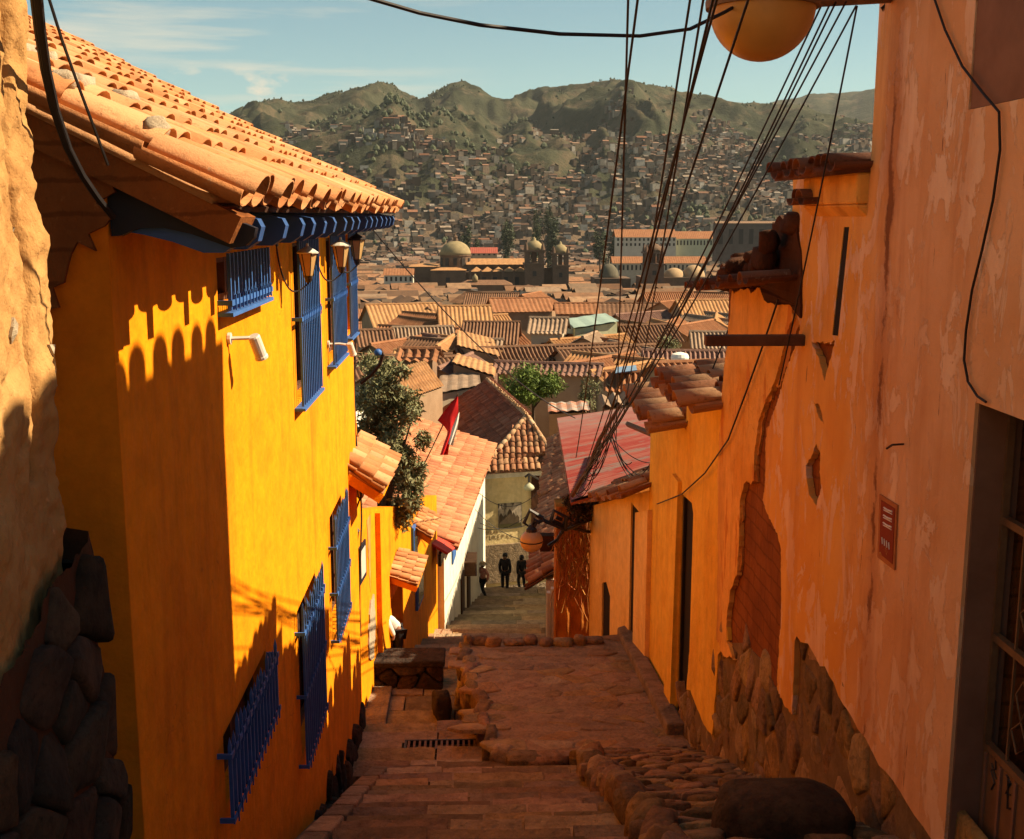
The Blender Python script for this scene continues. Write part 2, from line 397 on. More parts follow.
# ------------------------------------------------------------------ street
def pw(pts, x):
    if x <= pts[0][0]: return pts[0][1]
    for (a, b), (c, d) in zip(pts, pts[1:]):
        if x <= c: return b+(d-b)*(x-a)/(c-a)
    return pts[-1][1]
ZS = [(2,-2.35),(7.6,-4.4),(13.5,-6.75),(15.1,-7.02),(16.0,-7.6),(17.0,-8.0),(18.8,-8.02),(23.3,-9.35),(43,-14.55),(60,-17)]
def zs(y): return pw(ZS, y)
mb = MB(); base = MB()
def slabrow(mb, y0, y1, z, x0, x1, rnd=R, lmin=.5, lmax=1.3, gap=.012, tilt=.01, thick=.3):
    x = x0
    while x < x1-.05:
        L = rnd.uniform(lmin, lmax); e = min(x1, x+L)
        if x1-e < .25: e = x1
        w = rnd.uniform(-.025, .025); k = rnd.uniform(-.012, .016)
        a = [rnd.uniform(-tilt, tilt) for _ in range(4)]
        n = max(2, int((e-x)/.16))
        # ragged front edge: strip of little quads
        top = []; fr = []
        for i in range(n+1):
            u = x+gap+(e-x-2*gap)*i/n; jj = rnd.uniform(-.016, .016)
            top.append((u, y0+gap+w+jj*.7, z+k+a[0]+rnd.uniform(-.006,.006))); fr.append((u, y1-gap+w+jj, z+k+a[1]+rnd.uniform(-.006,.006)))
        vs = top+fr+[(p[0], p[1]+.012, p[2]-.035) for p in fr]+[(p[0], p[1]+.01, p[2]-thick) for p in fr]+[(p[0], p[1]-.01, p[2]-thick) for p in top]
        m = n+1; fs = []
        for i in range(n):
            fs += [(i, i+1, m+i+1, m+i), (m+i, m+i+1, 2*m+i+1, 2*m+i), (2*m+i, 2*m+i+1, 3*m+i+1, 3*m+i), (i+1, i, 4*m+i, 4*m+i+1)]
        fs += [(0, m, 2*m, 3*m, 4*m), (m-1, 5*m-1, 4*m-1, 3*m-1, 2*m-1)]
        mb.add(vs, fs); x = e
y = 2.2
while y < 13.4:                                       # the near flight
    d = .42
    x0 = -1.12 if y < 12.9 else -1.6
    x1 = 2.5
    for (h0, h1) in (((0, .5), (.5, 1)) if R.random() < .35 else ((0, 1),)):
        slabrow(mb, y+d*h0, y+d*h1, zs(y+d), x0, x1)
    y += d
# landing with the grate
slabrow(mb, y, 14.02, zs(14.0), -1.62, 2.5, lmin=.7, lmax=1.4, thick=.4)
slabrow(mb, 14.32, 14.7, zs(14.5)+.01, -1.62, .3, lmin=.5, lmax=1.2)
slabrow(mb, 14.7, 15.1, zs(14.8)+.005, -1.62, .3, lmin=.5, lmax=1.2)
slabrow(mb, 14.02, 14.32, zs(14.2), -1.62, -1.02, lmin=.7, lmax=.8)
yy = 15.1
for k in range(3):
    slabrow(mb, yy, yy+.5, zs(15.1)-.3*(k+1), -2.1, .5, thick=.5); yy += .5
yy = 16.6
while yy < 20.2: slabrow(mb, yy, yy+.6, -8.03, -2.2, .6, lmin=.6, lmax=1.4); yy += .6
yy = 20.2; zz = -8.03
while yy < 43:
    d = 1.2 if yy < 34 else 1.5
    zz = pw([(20.2,-8.2),(43,-14.5)], yy+d)
    slabrow(mb, yy, yy+d, zz, -2.6, 2.6, lmin=1.2, lmax=2.6, tilt=.004, thick=.6); yy += d
struct('street_steps', mb, m_slab)
b = MB(); n = 60
ys = [1+i*(45-1)/n for i in range(n+1)]
for x0, x1 in ((-3.2, 3.4),):
    vs = [(x, yv, zs(yv)-.22-(.35 if yv > 19 else .1)) for yv in ys for x in (x0, x1)]
    b.add(vs, [(2*i, 2*i+1, 2*i+3, 2*i+2) for i in range(n)])
struct('street_bed', b, m_mortar)
# grate
g = thing('drain_grate', 'long dark iron drain grate set across the stone landing', 'drain grate', (-.05, 14.17, zs(14.2)))
zg = zs(14.2)
fr = MB()
fr.box2((-1.0,14.03,zg-.05),(.92,14.055,zg+.012)); fr.box2((-1.0,14.285,zg-.05),(.92,14.31,zg+.012))
fr.box2((-1.0,14.06,zg-.05),(-.97,14.28,zg+.01)); fr.box2((.89,14.06,zg-.05),(.92,14.28,zg+.01))
obj('frame', fr, m_black, g)
fb = MB()
for i in range(26): fb.box2((-.955+i*.072,14.057,zg-.03),(-.925+i*.072,14.283,zg+.008))
obj('bars', fb, m_grille, g)
pit = MB(); pit.box2((-1.0,14.0,zg-.5),(.95,14.34,zg-.2)); obj('drain_pit', pit, m_dark, g)
# kerb and gutter on the left
k = MB(); y = 5.0
while y < 12.8:
    L = R.uniform(.5, 1.1); e = min(12.8, y+L)
    z0 = zs(y)-.02; z1 = zs(e)-.02; j = R.uniform(-.02,.02); x0, x1 = -1.32+j, -1.12+j
    k.hexa([(x0,y+.01,z0-.7),(x1,y+.01,z0-.7),(x1,e-.01,z1-.7),(x0,e-.01,z1-.7)], [(x0,y+.01,z0+.03),(x1,y+.01,z0+.03),(x1,e-.01,z1+.03),(x0,e-.01,z1+.03)]); y = e
struct('gutter_kerb', k, m_slab, bevel=.02)
# ------------------------------------------------------------------ raised terrace on the right
TZ = lambda y: pw([(13.0,-6.42),(19,-7.12)], y)
tp = [(.14,13.3),(.62,12.9),(1.35,12.95),(2.6,13.0),(2.6,19.0),(1.75,18.15),(.5,18.05),(-.26,18.2),(-.08,16)]
def intp(x, y, P):
    c = False; n = len(P)
    for i in range(n):
        (ax, ay), (bx, by) = P[i], P[(i+1) % n]
        if (ay > y) != (by > y) and x < (bx-ax)*(y-ay)/(by-ay)+ax: c = not c
    return c
tb = MB()
tb.plate([tp], lambda u, v, h: V((u, v, TZ(v)-.014 if h > 0 else zs(v)-.6)), 1)
struct('terrace_core', tb, m_terr)
ts = MB()
stones(ts, cells(-.5, 2.65, 12.8, 19.1, .34, 1.35), lambda u, v, h: V((u, v, TZ(v)-.05+h)), .04, .005, lambda x, y: intp(x, y, tp) and y > 13.0, rings=((1.,-.3),(.99,.75),(.95,.95),(.7,1.)), rough=.05, rc=.1)
struct('terrace_paving', ts, m_terr, smooth=True)
# edge stones: front lip and left lip, rounded boulders
def boulder(mb, c, d, rnd=R, sub=3, rough=.24):
    bm = bmesh.new(); bmesh.ops.create_icosphere(bm, subdivisions=sub, radius=.5)
    o = V((rnd.uniform(0,99), rnd.uniform(0,99), rnd.uniform(0,99))); rz = Matrix.Rotation(rnd.uniform(-.4,.4), 3, 'Z')
    vs = []
    for v in bm.verts:
        p = v.co.copy(); p = p*(1+rough*(noise.noise(p*3+o)*1.6+.7*noise.noise(p*7+o)+.35*noise.noise(p*15+o)))
        q = V([math.copysign(abs(x*2)**.62*.5, x) for x in p])
        q = rz @ V((q.x*d[0], q.y*d[1], q.z*d[2])); vs.append(V(c)+q)
    fs = [tuple(v.index for v in f.verts) for f in bm.faces]; bm.free(); mb.add(vs, fs)
es = MB(); prng = random.Random(3)
def edge_run(a, b, hi, lo, step, w, mb):
    a = V(a); b = V(b); L = (b-a).length; t = 0
    while t < L:
        s = step*prng.uniform(.7, 1.4); p = a+(b-a)*((t+s/2)/L); z = hi(p); zz = lo(p); t += s
        hgt = z-zz
        nl = max(1, int(hgt/.30))
        for i in range(nl):
            zc = z-hgt*(i+.5)/nl
            boulder(mb, (p.x+prng.uniform(-.04,.04), p.y+prng.uniform(-.04,.04), zc+.02), (s*1.12 if abs(b.x-a.x) > abs(b.y-a.y) else w, w if abs(b.x-a.x) > abs(b.y-a.y) else s*1.12, hgt/nl*1.15), prng)
H_ = lambda p: TZ(p.y)-.02
edge_run((.16,13.3), (.62,12.95), H_, lambda p: zs(p.y)-.05, .34, .26, es)
edge_run((.62,12.95), (1.55,12.97), H_, lambda p: zs(p.y)-.05, .38, .28, es)
edge_run((.14,13.45), (-.10,16.2), H_, lambda p: zs(14.5)-.1, .42, .22, es)
edge_run((-.10,16.2), (-.26,18.1), H_, lambda p: -8.1, .45, .24, es)
x = -.25
while x < 1.75:
    s_ = prng.uniform(.12, .34); boulder(es, (x+s_/2, 18.15+prng.uniform(-.08,.08), TZ(18)+.01), (s_*1.1, .24, prng.uniform(.10,.24)), prng, 2, .3); x += s_*prng.uniform(.8, 1.3)
struct('terrace_edge_stones', es, m_stone, smooth=True)
kb = MB()
kb.hexa([(2.36,13.6,TZ(13.6)-.05),(2.6,13.6,TZ(13.6)-.05),(2.6,18.95,TZ(18.95)-.05),(2.36,18.75,TZ(18.95)-.05)], [(2.36,13.6,TZ(13.6)+.14),(2.6,13.6,TZ(13.6)+.14),(2.6,18.95,TZ(18.95)+.14),(2.36,18.75,TZ(18.95)+.14)])
struct('terrace_kerb', kb, m_slab, bevel=.03)
# raised cobble strip along the right walls
RP = [(1.3,12.9),(1.18,11.2),(1.28,9.4),(1.22,8.2),(1.15,6),(1.15,3),(2.75,3),(2.75,13.3)]
zr = lambda y: zs(y)+.20
rs = MB()
stones(rs, cells(1.0, 2.8, 3.2, 13.3, .2, 1.3), lambda u, v, h: V((u, v, zr(v)-.1+h)), .085, .008, lambda x, y: intp(x, y, RP))
struct('cobble_strip', rs, m_stone, smooth=True)
rcb = MB(); rcb.plate([RP], lambda u, v, h: V((u, v, zr(v)-.038 if h > 0 else zs(v)-.5)), 1); struct('cobble_bed', rcb, m_mortar)
ce = MB(); y = 3.2
while y < 12.8:
    L = prng.uniform(.3, .55); x = pw([(3,1.15),(6,1.15),(8.2,1.22),(9.4,1.28),(11.2,1.18),(12.9,1.3)], y+L/2)
    boulder(ce, (x, y+L/2, zs(y+L/2)+.06), (.26, L*1.1, .36), prng); y += L
struct('cobble_edge', ce, m_stone, smooth=True)
bl = MB(); boulder(bl, (1.98, 6.95, -4.02), (.92, .62, .62), random.Random(11), 4, .08)
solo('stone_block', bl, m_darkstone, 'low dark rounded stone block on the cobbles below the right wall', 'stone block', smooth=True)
# low wall across the lower landing on the left
lw = thing('low_stone_wall', 'low dark rubble wall with flat coping closing the lower landing', 'stone wall', (-1.2, 19, -8.02))
w = MB(); stones(w, cells(-2.2, -.62, -8.1, -7.6, .24, 1.35), lambda u, v, h: V((u, 18.75-h, v)), .12)
w.box2((-2.2, 18.76, -8.3), (-.64, 19.2, -7.62))
obj('wall', w, m_darkstone, lw, smooth=False)
w = MB(); w.box2((-2.2, 18.62, -7.615), (-.6, 19.28, -7.5)); obj('coping', w, m_darkstone, lw, bevel=.03)
pl = MB(); pl.box2((-2.1, 16.7, -8.2), (-1.5, 18.62, -7.93)); struct('side_ramp', pl, m_slab, bevel=.02)
st = MB(); boulder(st, (-.62, 17.6, -7.85), (.3,.5,.5), prng); solo('kerb_stone', st, m_darkstone, 'dark upright kerb stone beside the terrace corner on the lower landing', 'stone', smooth=True)
# ------------------------------------------------------------------ LEFT: near mud wall
XL = -1.65
def zl(y): return zs(y)-.5
aw = thing('adobe_wall', 'rough sunlit mud wall at the left edge on a dark rubble base', 'mud wall', (-1.9, 3, zs(3)-.4))
def grid_wall(nu, nv, fn):
    m = MB(); vs = [fn(i/nu, j/nv) for j in range(nv+1) for i in range(nu+1)]
    m.add(vs, [(j*(nu+1)+i, j*(nu+1)+i+1, (j+1)*(nu+1)+i+1, (j+1)*(nu+1)+i) for j in range(nv) for i in range(nu)]); return m
def awf(a, b):
    z = -4.9+b*8.2
    ye = 4.52+.10*noise.noise(V((3, z*1.7, 0)))+.05*noise.noise(V((9, z*6, 0)))+max(0, (-.7-z))*.02
    bulge = .15*max(0, min(1, (-1.7-z)/2.2)); ye += .09*max(0, min(1, (-1.7-z)/2.2))
    if a > .86:                                    # the end face turns the corner
        k = (a-.86)/.14; y = ye+.02*noise.noise(V((k*4, z*5, 7))); x = XL-.02-k*.9+bulge
    else:
        y = 1.2+(ye-1.2)*(a/.86); x = XL-.02+bulge
    d = .05*noise.noise(V((y*2.2, z*2.2, 1)))+.028*noise.noise(V((y*7, z*5, 4)))+.016*noise.noise(V((y*19, z*15, 8)))+.008*noise.noise(V((y*45, z*38, 3)))
    ck = abs(y-(4.34+.05*noise.noise(V((0, z*2.5, 2)))))
    if z > -1.0: d -= .07*exp(-(ck/.025)**2)
    return V((x+d, y, z))
obj('mud_face', grid_wall(330, 420, awf), m_mud, aw, smooth=True)
wp = MB(); rr = random.Random(5)                   # whitewash remnants along the crack
for (pts, jz) in (([(44,88),(49,92),(53,130),(56,140),(53,175),(58,195),(56,160),(60,150),(55,118),(51,85)],0), ([(50,345),(56,362),(60,392),(63,398),(60,372),(55,345)],0), ([(14,318),(20,325),(17,345),(13,338)],0), ([(24,225),(29,228),(27,244)],0)):
    wp.plate([jag(px2(pts, XL), .008, .03, rr)], lambda u, v, h: awf((u-1.2)/(4.52-1.2)*.86, (v+4.9)/8.2)+V((.012 if h else -.02, 0, 0)), 1)
obj('whitewash_remnant', wp, m_cement, aw)
sb = MB()
def abase(u, v, h):
    k = max(0, min(1, (-1.7-v)/2.2)); return V((XL+.0+.15*k+h-.05, u, v))
bound = lambda x: -1.5+.22*noise.noise(V((x*2, 0, 0)))+(x-4)*.28
RG = ((1.,-.3),(.99,.6),(.93,.88),(.7,1.))
stones(sb, cells(2.0, 4.70, -4.9, -1.0, .24, 1.15, jit=.5), lambda u, v, h: abase(u, v, h+.07), .05, .007, lambda x, y: y < bound(x)-.1, rings=RG, rough=.2, rc=.09)
stones(sb, cells(-2.6, -1.62, -4.9, -1.4, .24, 1.0, jit=.5), lambda u, v, h: V((u+.15*max(0, min(1, (-1.7-v)/2.2)), 4.60+h+.09*max(0, min(1, (-1.7-v)/2.2)), v)), .05, .007, rings=RG, rough=.2, rc=.09)
bmm = grid_wall(90, 120, lambda a, b: (lambda u, v: abase(u, v, .08+.02*noise.noise(V((u*6, v*6, 3))))+V((-.9*max(0, (a-.985)/.015), 0, 0)))(2.0+a*2.74, -4.9+b*(bound(2.0+a*2.74)+4.9+.05*noise.noise(V((a*40, 0, 5))))))
obj('base_mortar', bmm, m_darkadobe, aw, smooth=True)
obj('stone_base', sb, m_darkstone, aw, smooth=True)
# ------------------------------------------------------------------ LEFT: yellow house
YN = onX(112, 300, XL).y; YF = onX(355, 420, XL).y; XE = -1.02
ZE = -.02
yh = thing('yellow_house', 'bright yellow two storey house with blue window grilles and tiled roof', 'house', (-3, 10, -7))
def win_rect(xl, xr, yb_l, yt_l, X):
    a = onX(xl, yb_l, X); b = onX(xl, yt_l, X); c = onX(xr, yb_l-100, X); return a.y, c.y, a.z, b.z
# (Y0,Y1,Z0,Z1) of each grille
def rowz(px, py, X=XL+.075): return onX(px, py, X)
W = []
a = rowz(230, 312); b_ = rowz(270, 297); W.append(dict(y0=a.y, y1=b_.y, z0=a.z, z1=-.24, rails=[.1], label=None))
a = rowz(303, 408); b_ = rowz(322, 388); W.append(dict(y0=a.y, y1=b_.y, z0=a.z, z1=-.22, rails=[.52]))
a = rowz(334, 366); b_ = rowz(347, 345); W.append(dict(y0=a.y, y1=b_.y, z0=a.z, z1=-.22, rails=[.5]))
a = rowz(351, 338); b_ = rowz(357.5, 325); W.append(dict(y0=a.y, y1=b_.y, z0=a.z, z1=-.22, rails=[.5]))
a = rowz(230, 768); b_ = rowz(276, 657); c_ = rowz(276, 715)
W.append(dict(y0=a.y, y1=b_.y, z0=c_.z, z1=b_.z+.10, rails=[0., (b_.z-c_.z)/(b_.z+.10-c_.z)], low=1))
a = rowz(303, 633); b_ = rowz(323, 588); c_ = rowz(323, 718); d_ = rowz(323, 649)
h = b_.z+.2-c_.z; W.append(dict(y0=a.y, y1=b_.y, z0=c_.z, z1=b_.z+.2, rails=[0., (d_.z-c_.z)/h, (b_.z-c_.z)/h], low=1))
a = rowz(335, 543); b_ = rowz(348, 520); c_ = rowz(348, 612); d_ = rowz(348, 565)
h = b_.z+.35-c_.z; W.append(dict(y0=a.y, y1=b_.y, z0=c_.z, z1=b_.z+.35, rails=[0., (d_.z-c_.z)/h, (b_.z-c_.z)/h], low=1))
outer = [(YN,-6.1),(7.5,-5.9),(8.4,-5.35),(9.2,-5.6),(10.2,-5.9),(11.1,-6.2),(12.0,-6.0),(12.6,-6.7),(YF,-7.0),(YF,ZE+.3),(YN,ZE+.3)]
low = jag(outer[:9], .07, .12, R, closed=False)
holes = []
for w in W:
    e = .03; w['h0'] = w['y0']-.02+(0 if w is W[0] else .16)
    holes.append([(w['h0']+e, w['z0']+e), (w['h0']+e, w['z1']-e), (w['y1']-e, w['z1']-e), (w['y1']-e, w['z0']+e)])
m = MB(); m.plate([low+outer[9:]]+holes, wallfn(XL-.05, 1), .05)
for w in W:          # reveals
    for q in ((w['z0']+.028, w['z0']+.03), (w['z1']-.03, w['z1']-.028)):
        pass
obj('wall', m, m_yellow, yh)
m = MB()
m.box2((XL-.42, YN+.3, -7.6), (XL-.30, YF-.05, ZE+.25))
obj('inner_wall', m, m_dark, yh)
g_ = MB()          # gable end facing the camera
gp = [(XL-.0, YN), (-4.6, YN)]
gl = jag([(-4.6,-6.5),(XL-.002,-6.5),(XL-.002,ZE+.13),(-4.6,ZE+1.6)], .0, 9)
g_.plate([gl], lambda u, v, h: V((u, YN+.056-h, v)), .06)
obj('gable_wall', g_, m_gablebounce, yh)
g_ = MB()          # bare mud below the verge
g_.plate([jag([(-2.6,-1.9),(-2.2,-1.2),(-2.05,-.75),(-1.95,-.42),(-1.85,-.30),(-1.78,-.12),(-1.70,-.16),(XL-.005,-.05),(XL-.005,.20),(-4.6,2.0),(-4.6,-1.6)], .06, .05)], lambda u, v, h: V((u, YN-h, v)), .03)
obj('bare_gable_mud', g_, m_adobe, yh)
fw = MB(); fw.plate([[(-4.6,-7.2),(XL-.06,-7.2),(XL-.06,ZE+.13),(-4.6,ZE+1.5)]], lambda u, v, h: V((u, YF-.06*h, v)), 1, back=True); obj('far_gable_wall', fw, m_adobe, yh)
sbm = MB()
stones(sbm, cells(6.6, YF, -7.6, -5.2, .3), lambda u, v, h: V((XL-.04+h, u, v)), .1, .015, lambda x, y: y < pw([(5,-6.0),(8.4,-5.25),(11,-6.0),(YF,-6.9)], x))
sbm.box2((XL-.3, YN, -7.9), (XL-.055, YF, -5.2))
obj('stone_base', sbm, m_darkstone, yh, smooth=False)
# windows
for w in W:
    y0, y1, z0, z1 = w['y0'], w['y1'], w['z0'], w['z1']; H = z1-z0
    s = MB(); s.box2((XL-.2, y0-.05, z0-.05), (XL-.16, y1+.02, z1+.02))
    wn = obj('window', s, m_wood, yh)
    f = MB(); t = .045
    f.box2((XL-.15,y0+.012,z0+.032),(XL-.10,y0+.012+t,z1-.032)); f.box2((XL-.15,y1-.032-t,z0+.032),(XL-.10,y1-.032,z1-.032))
    f.box2((XL-.15,(y0+y1)/2-.025,z0+.032),(XL-.10,(y0+y1)/2+.025,z1-.032))
    f.box2((XL-.148,y0+.06,z1-.078),(XL-.102,y1-.08,z1-.033)); f.box2((XL-.148,y0+.06,z0+.033),(XL-.102,y1-.08,z0+.08))
    obj('frame', f, m_wood2, wn)
    rv = MB(); a_, b2 = w['h0']+.03, y1-.03
    rv.box2((XL-.15,a_-.004,z0+.03),(XL-.051,a_+.0,z1-.03)); rv.box2((XL-.15,b2,z0+.03),(XL-.051,b2+.004,z1-.03))
    rv.box2((XL-.15,a_,z0+.026),(XL-.051,b2,z0+.03)); rv.box2((XL-.15,a_,z1-.03),(XL-.051,b2,z1-.026))
    obj('reveal', rv, m_yellow, wn)
    g = MB(); xg = XL+.075; nb = max(5, int((y1-y0)/.115)); r = .011
    for i in range(nb+1):
        yb = y0+.02+(y1-y0-.04)*i/nb
        top = z1 if not w.get('low') else z1+R.uniform(-.06,.05)
        g.box2((xg-r, yb-r, z0+.01), (xg+r, yb+r, top))
        if w.get('low'): g.add([(xg-r,yb-r,top),(xg+r,yb-r,top),(xg+r,yb+r,top),(xg-r,yb+r,top),(xg,yb,top+.06)], [(0,1,4),(1,2,4),(2,3,4),(3,0,4)])
    for k in w['rails']:
        zr_ = z0+H*k+.02
        g.box2((xg+.012, y0-.02, zr_-.018), (xg+.022, y1+.02, zr_+.018)); g.box2((XL+.0, y0-.015, zr_-.016), (xg+.012, y0+.0, zr_+.016)); g.box2((XL, y1, zr_-.016), (xg+.012, y1+.015, zr_+.016))
        for i in range(nb):
            yb = y0+.02+(y1-y0-.04)*(i+.5)/nb; g.add([(xg+.022,yb-.012,zr_+.018),(xg+.022,yb+.012,zr_+.018),(xg+.012,yb,zr_+.07)], [(0,1,2)])
            g.box2((xg+.022,yb-.006,zr_-.05),(xg+.03,yb+.006,zr_+.05))
    obj('grille', g, m_blue, wn)
    if not w.get('low'):
        sl = MB(); sl.box2((XL+.002, y0-.02, z0-.03), (xg+.025, y1+.02, z0-.005)); obj('sill', sl, m_blue, wn)
# roof
SL = .5; up = V((-1, 0, SL)).normalized()
m_tail0 = 0; rf = MB(); e0 = V((XE, YN-.1, ZE+.06)); nT = int((YF+.35-YN+.1)/.335); Lr = 4.9
tiles(rf, e0, (0,1,0), up, nT, 11, (YF+.45-YN)/nT, .44, .145, 8, True, .028)
es_ = e0+up*.14
rf.slab([es_-V((0,0,.02)), es_+V((0,YF+.45-YN,-.02)), e0+V((0,YF+.45-YN,-.02))+up*Lr, e0-V((0,0,.02))+up*Lr], .04)
roof = obj('roof', rf, m_tile, yh, smooth=True)
dm = MB()          # cement dabs on the verge column
for j in range(1, 10):
    for i, k in ((0, .9), (1, .6), (2, .25), (3, .15), (5, .12)):
        if R.random() < k:
            c = e0+V((0, (YF+.45-YN)/nT*(i+.5), 0))+up*(j*.44+(.05 if i else .0))+V((-.02,0,.145 if i == 0 else .15))
            dm = MB(); boulder(dm, c, (.12,.17,.10), R, 2, .35); obj('mortar_dab', dm, m_cement, roof, smooth=True)
# rear slope so the roof is a whole roof
rr_ = e0+up*Lr; bk = MB(); bk.slab([rr_+V((-4.4,0,-2.2)), rr_+V((-4.4,YF+.45-YN,-2.2)), rr_+V((0,YF+.45-YN,-.02)), rr_+V((0,0,-.02))], .05); obj('rear_slope', bk, m_tile, yh)
vb = MB()          # mud verge and barge under the edge tiles
vb.slab([e0+V((-.02,.02,-.05)), e0+V((-.02,.36,-.05)), e0+V((-.02,.36,-.05))+up*Lr, e0+V((-.02,.02,-.05))+up*Lr], .13)
obj('verge_board', vb, m_adobe, yh)
sf = MB()          # navy board below the verge
vp = [(112,176),(150,188),(200,208),(246,224),(256,228),(254,238),(246,246),(232,248),(212,241),(192,234),(165,228),(140,228),(120,236),(112,236)]
vp = [(q.x, q.z) for q in (at(x, y, YN+.02) for x, y in vp)]
sf.plate([vp], lambda u, v, h: V((u, YN+.08-h, v)), .07, back=True)
obj('verge_board_end', sf, m_blued, yh)
so = MB(); so.slab([(XE-.11,YN+.0,ZE+.06),(XE-.11,YF+.3,ZE+.06),(XL-.05,YF+.3,ZE+.30),(XL-.05,YN+.0,ZE+.30)], .03); obj('soffit', so, m_wood, yh)
wpb = MB(); wpb.box2((XL-.06, YN+.02, ZE+.0), (XL+.03, YF-.02, ZE+.12)); obj('wall_plate', wpb, m_blued, yh)
# blue rafter tails
m_tail = simple('tail_blue_paint', (.022,.08,.26), (.016,.06,.2), 7, .6, .2, 40, .003, spec=.4)
y = YN+.10
while y < YF+.2:
    t = MB(); P_ = [(XL-.02, .10), (XE-.07, -.00), (XE-.05, -.04), (XE-.07, -.11), (XE-.13, -.15), (XE-.22, -.15), (XE-.36, -.10), (XE-.48, -.07), (XL-.02, -.04)]
    w_ = .055
    n_ = len(P_); vs = [(x, y-w_, ZE+z) for x, z in P_]+[(x, y+w_, ZE+z) for x, z in P_]
    t.add(vs, [tuple(range(n_-1,-1,-1)), tuple(range(n_,2*n_))]+[(i, (i+1) % n_, n_+(i+1) % n_, n_+i) for i in range(n_)])
    obj('rafter_tail', t, m_tail, yh, fix=True); y += R.uniform(.48, .74)
# ------------------------------------------------------------------ lanterns, cameras on the yellow house
def lantern(px, py, X, s, label, grp, arm=.28, cap=True):
    p = onX(px, py, X); loc = V((X, p.y, p.z))
    t = thing('wall_lantern', label, 'lantern', (XL, p.y+.25, p.z-.2), grp)
    g = MB(); g.lathe((X, p.y, p.z-.15*s), [(.055*s,0),(.06*s,.01*s),(.115*s,.27*s),(.11*s,.28*s)], 6); obj('glass_body', g, m_amber, t)
    c = MB(); c.lathe((X, p.y, p.z+.131*s), [(.135*s,0),(.14*s,.015*s),(.09*s,.05*s),(.02*s,.09*s),(.015*s,.13*s)], 12); obj('cap', c, m_camwhite if cap else m_black, t, smooth=False)
    k = MB(); k.lathe((X, p.y, p.z-.185*s), [(.03*s,-.05*s),(.05*s,0),(.06*s,.034*s)], 8)
    for q in range(6):
        a = q*pi/3; k.tube([(X+.058*s*cos(a), p.y+.058*s*sin(a), p.z-.15*s), (X+.117*s*cos(a), p.y+.117*s*sin(a), p.z+.13*s)], .006*s, 4)
    obj('cage', k, m_black, t)
    a = MB(); path = []
    for q in range(13):
        u = q/12; path.append((XL+(X-XL)*u**1.5, p.y-.28*s*(1-u), p.z-.24*s-.16*s*sin(pi*u)+.55*s*(1-u)**2.5))
    a.tube(path, .011*s, 6); a.box((XL+.008, p.y-.28*s, p.z+.30*s), (.016,.07*s,.14*s)); obj('bracket', a, m_black, t); return t
GL = 'lanterns on the yellow house front'
lantern(308, 264, -1.42, .66, 'nearest big amber lantern with pale cap on yellow upper wall', GL)
lantern(341, 256, -1.40, .74, 'second amber lantern with pale cap between the tall blue windows', GL)
lantern(357, 249, -1.40, .78, 'farthest amber lantern at the far end of the yellow eave', GL, cap=False)
def seccam(px, py, X, label, sc=1.):
    p = onX(px, py, X)
    t = thing('security_camera', label, 'security camera', (XL, p.y, p.z))
    a = MB(); a.tube([(XL, p.y-.06, p.z+.05), (XL+.13, p.y-.02, p.z+.05), (X, p.y, p.z+.03)], .014, 6); a.lathe((XL+.004, p.y-.06, p.z+.05), [(.04,0),(.04,.02)], 10, V((1,0,0))); obj('arm', a, m_camwhite, t)
    ax = V((.22,.35,-.9)).normalized()
    b = MB(); b.lathe(V((X,p.y,p.z))-ax*.09*sc, [(.045*sc,0),(.052*sc,.01),(.052*sc,.19*sc),(.058*sc,.2*sc),(.058*sc,.22*sc)], 14, ax); obj('housing', b, m_camwhite, t, smooth=False)
    l = MB(); l.lathe(V((X,p.y,p.z))+ax*.131*sc, [(.046*sc,0),(.04*sc,.004)], 12, ax); obj('lens', l, m_dark, t)
seccam(257, 345, -1.47, 'white bullet security camera on the yellow wall below the nearest small window', .78)
seccam(351, 348, -1.40, 'small cream security camera at the far corner of the yellow house', .7)
# drooping phone wire stain-thin cable on the far corner
cb = MB(); p0 = onX(356, 345, XL+.02)
cb.tube([(XL+.02+.03*sin(i*.9), YF+.06+.04*sin(i*1.7), -.3-i*.42) for i in range(14)], .012, 5)
solo('corner_cable', cb, m_wire, 'loose cable running down the far corner of the yellow house', 'cable')
# ------------------------------------------------------------------ LEFT: lower courtyard wall (house two)
p0 = V((-2.08, YF+.02, 0)); p1 = V((-1.06, 28.0, 0)); dv = (p1-p0); Lw = dv.length; dv.normalize(); nv = V((dv.y, -dv.x, 0))
def h2(u, v, h): return p0+dv*u+nv*h+V((0, 0, v))
def onP(px, py, off=0.):
    d = ray(px, py); q = p0+nv*off; t = q.dot(nv)/d.dot(nv); p = d*t; return ((p-p0).dot(dv), p.z)
hh = thing('courtyard_wall_house', 'yellow lower house with tiled door canopies below the big yellow house', 'house', (-1.5, 20, -9))
zt = lambda u: pw([(0,-2.7),(2.35,-2.9),(2.6,-4.6),(5,-5.3),(6.5,-5.5),(Lw,-6.9)], u)
door = [onP(362,655), onP(362,585), onP(373,548), onP(375,640)]
dA = onP(391, 612); dB = onP(404, 645)
m = MB(); top = [(Lw, zt(Lw)), (9, zt(9)), (6, zt(6)), (3, zt(3)), (2.6, zt(2.6)), (2.35, zt(2.35)), (0, zt(0))]
d1 = [onP(391,570)[0], onP(403,600)[0]]
hl = [(d1[0],-9.6),(d1[0],-7.15),(d1[1],-7.15),(d1[1],-9.6)]
wv = [onP(411,545), onP(419,590)]
m.plate([[(0,-10.5),(d1[0],-10.5),(d1[0],-7.1),(d1[1],-7.1),(d1[1],-10.5),(Lw,-12)]+top], h2, .0+.001)
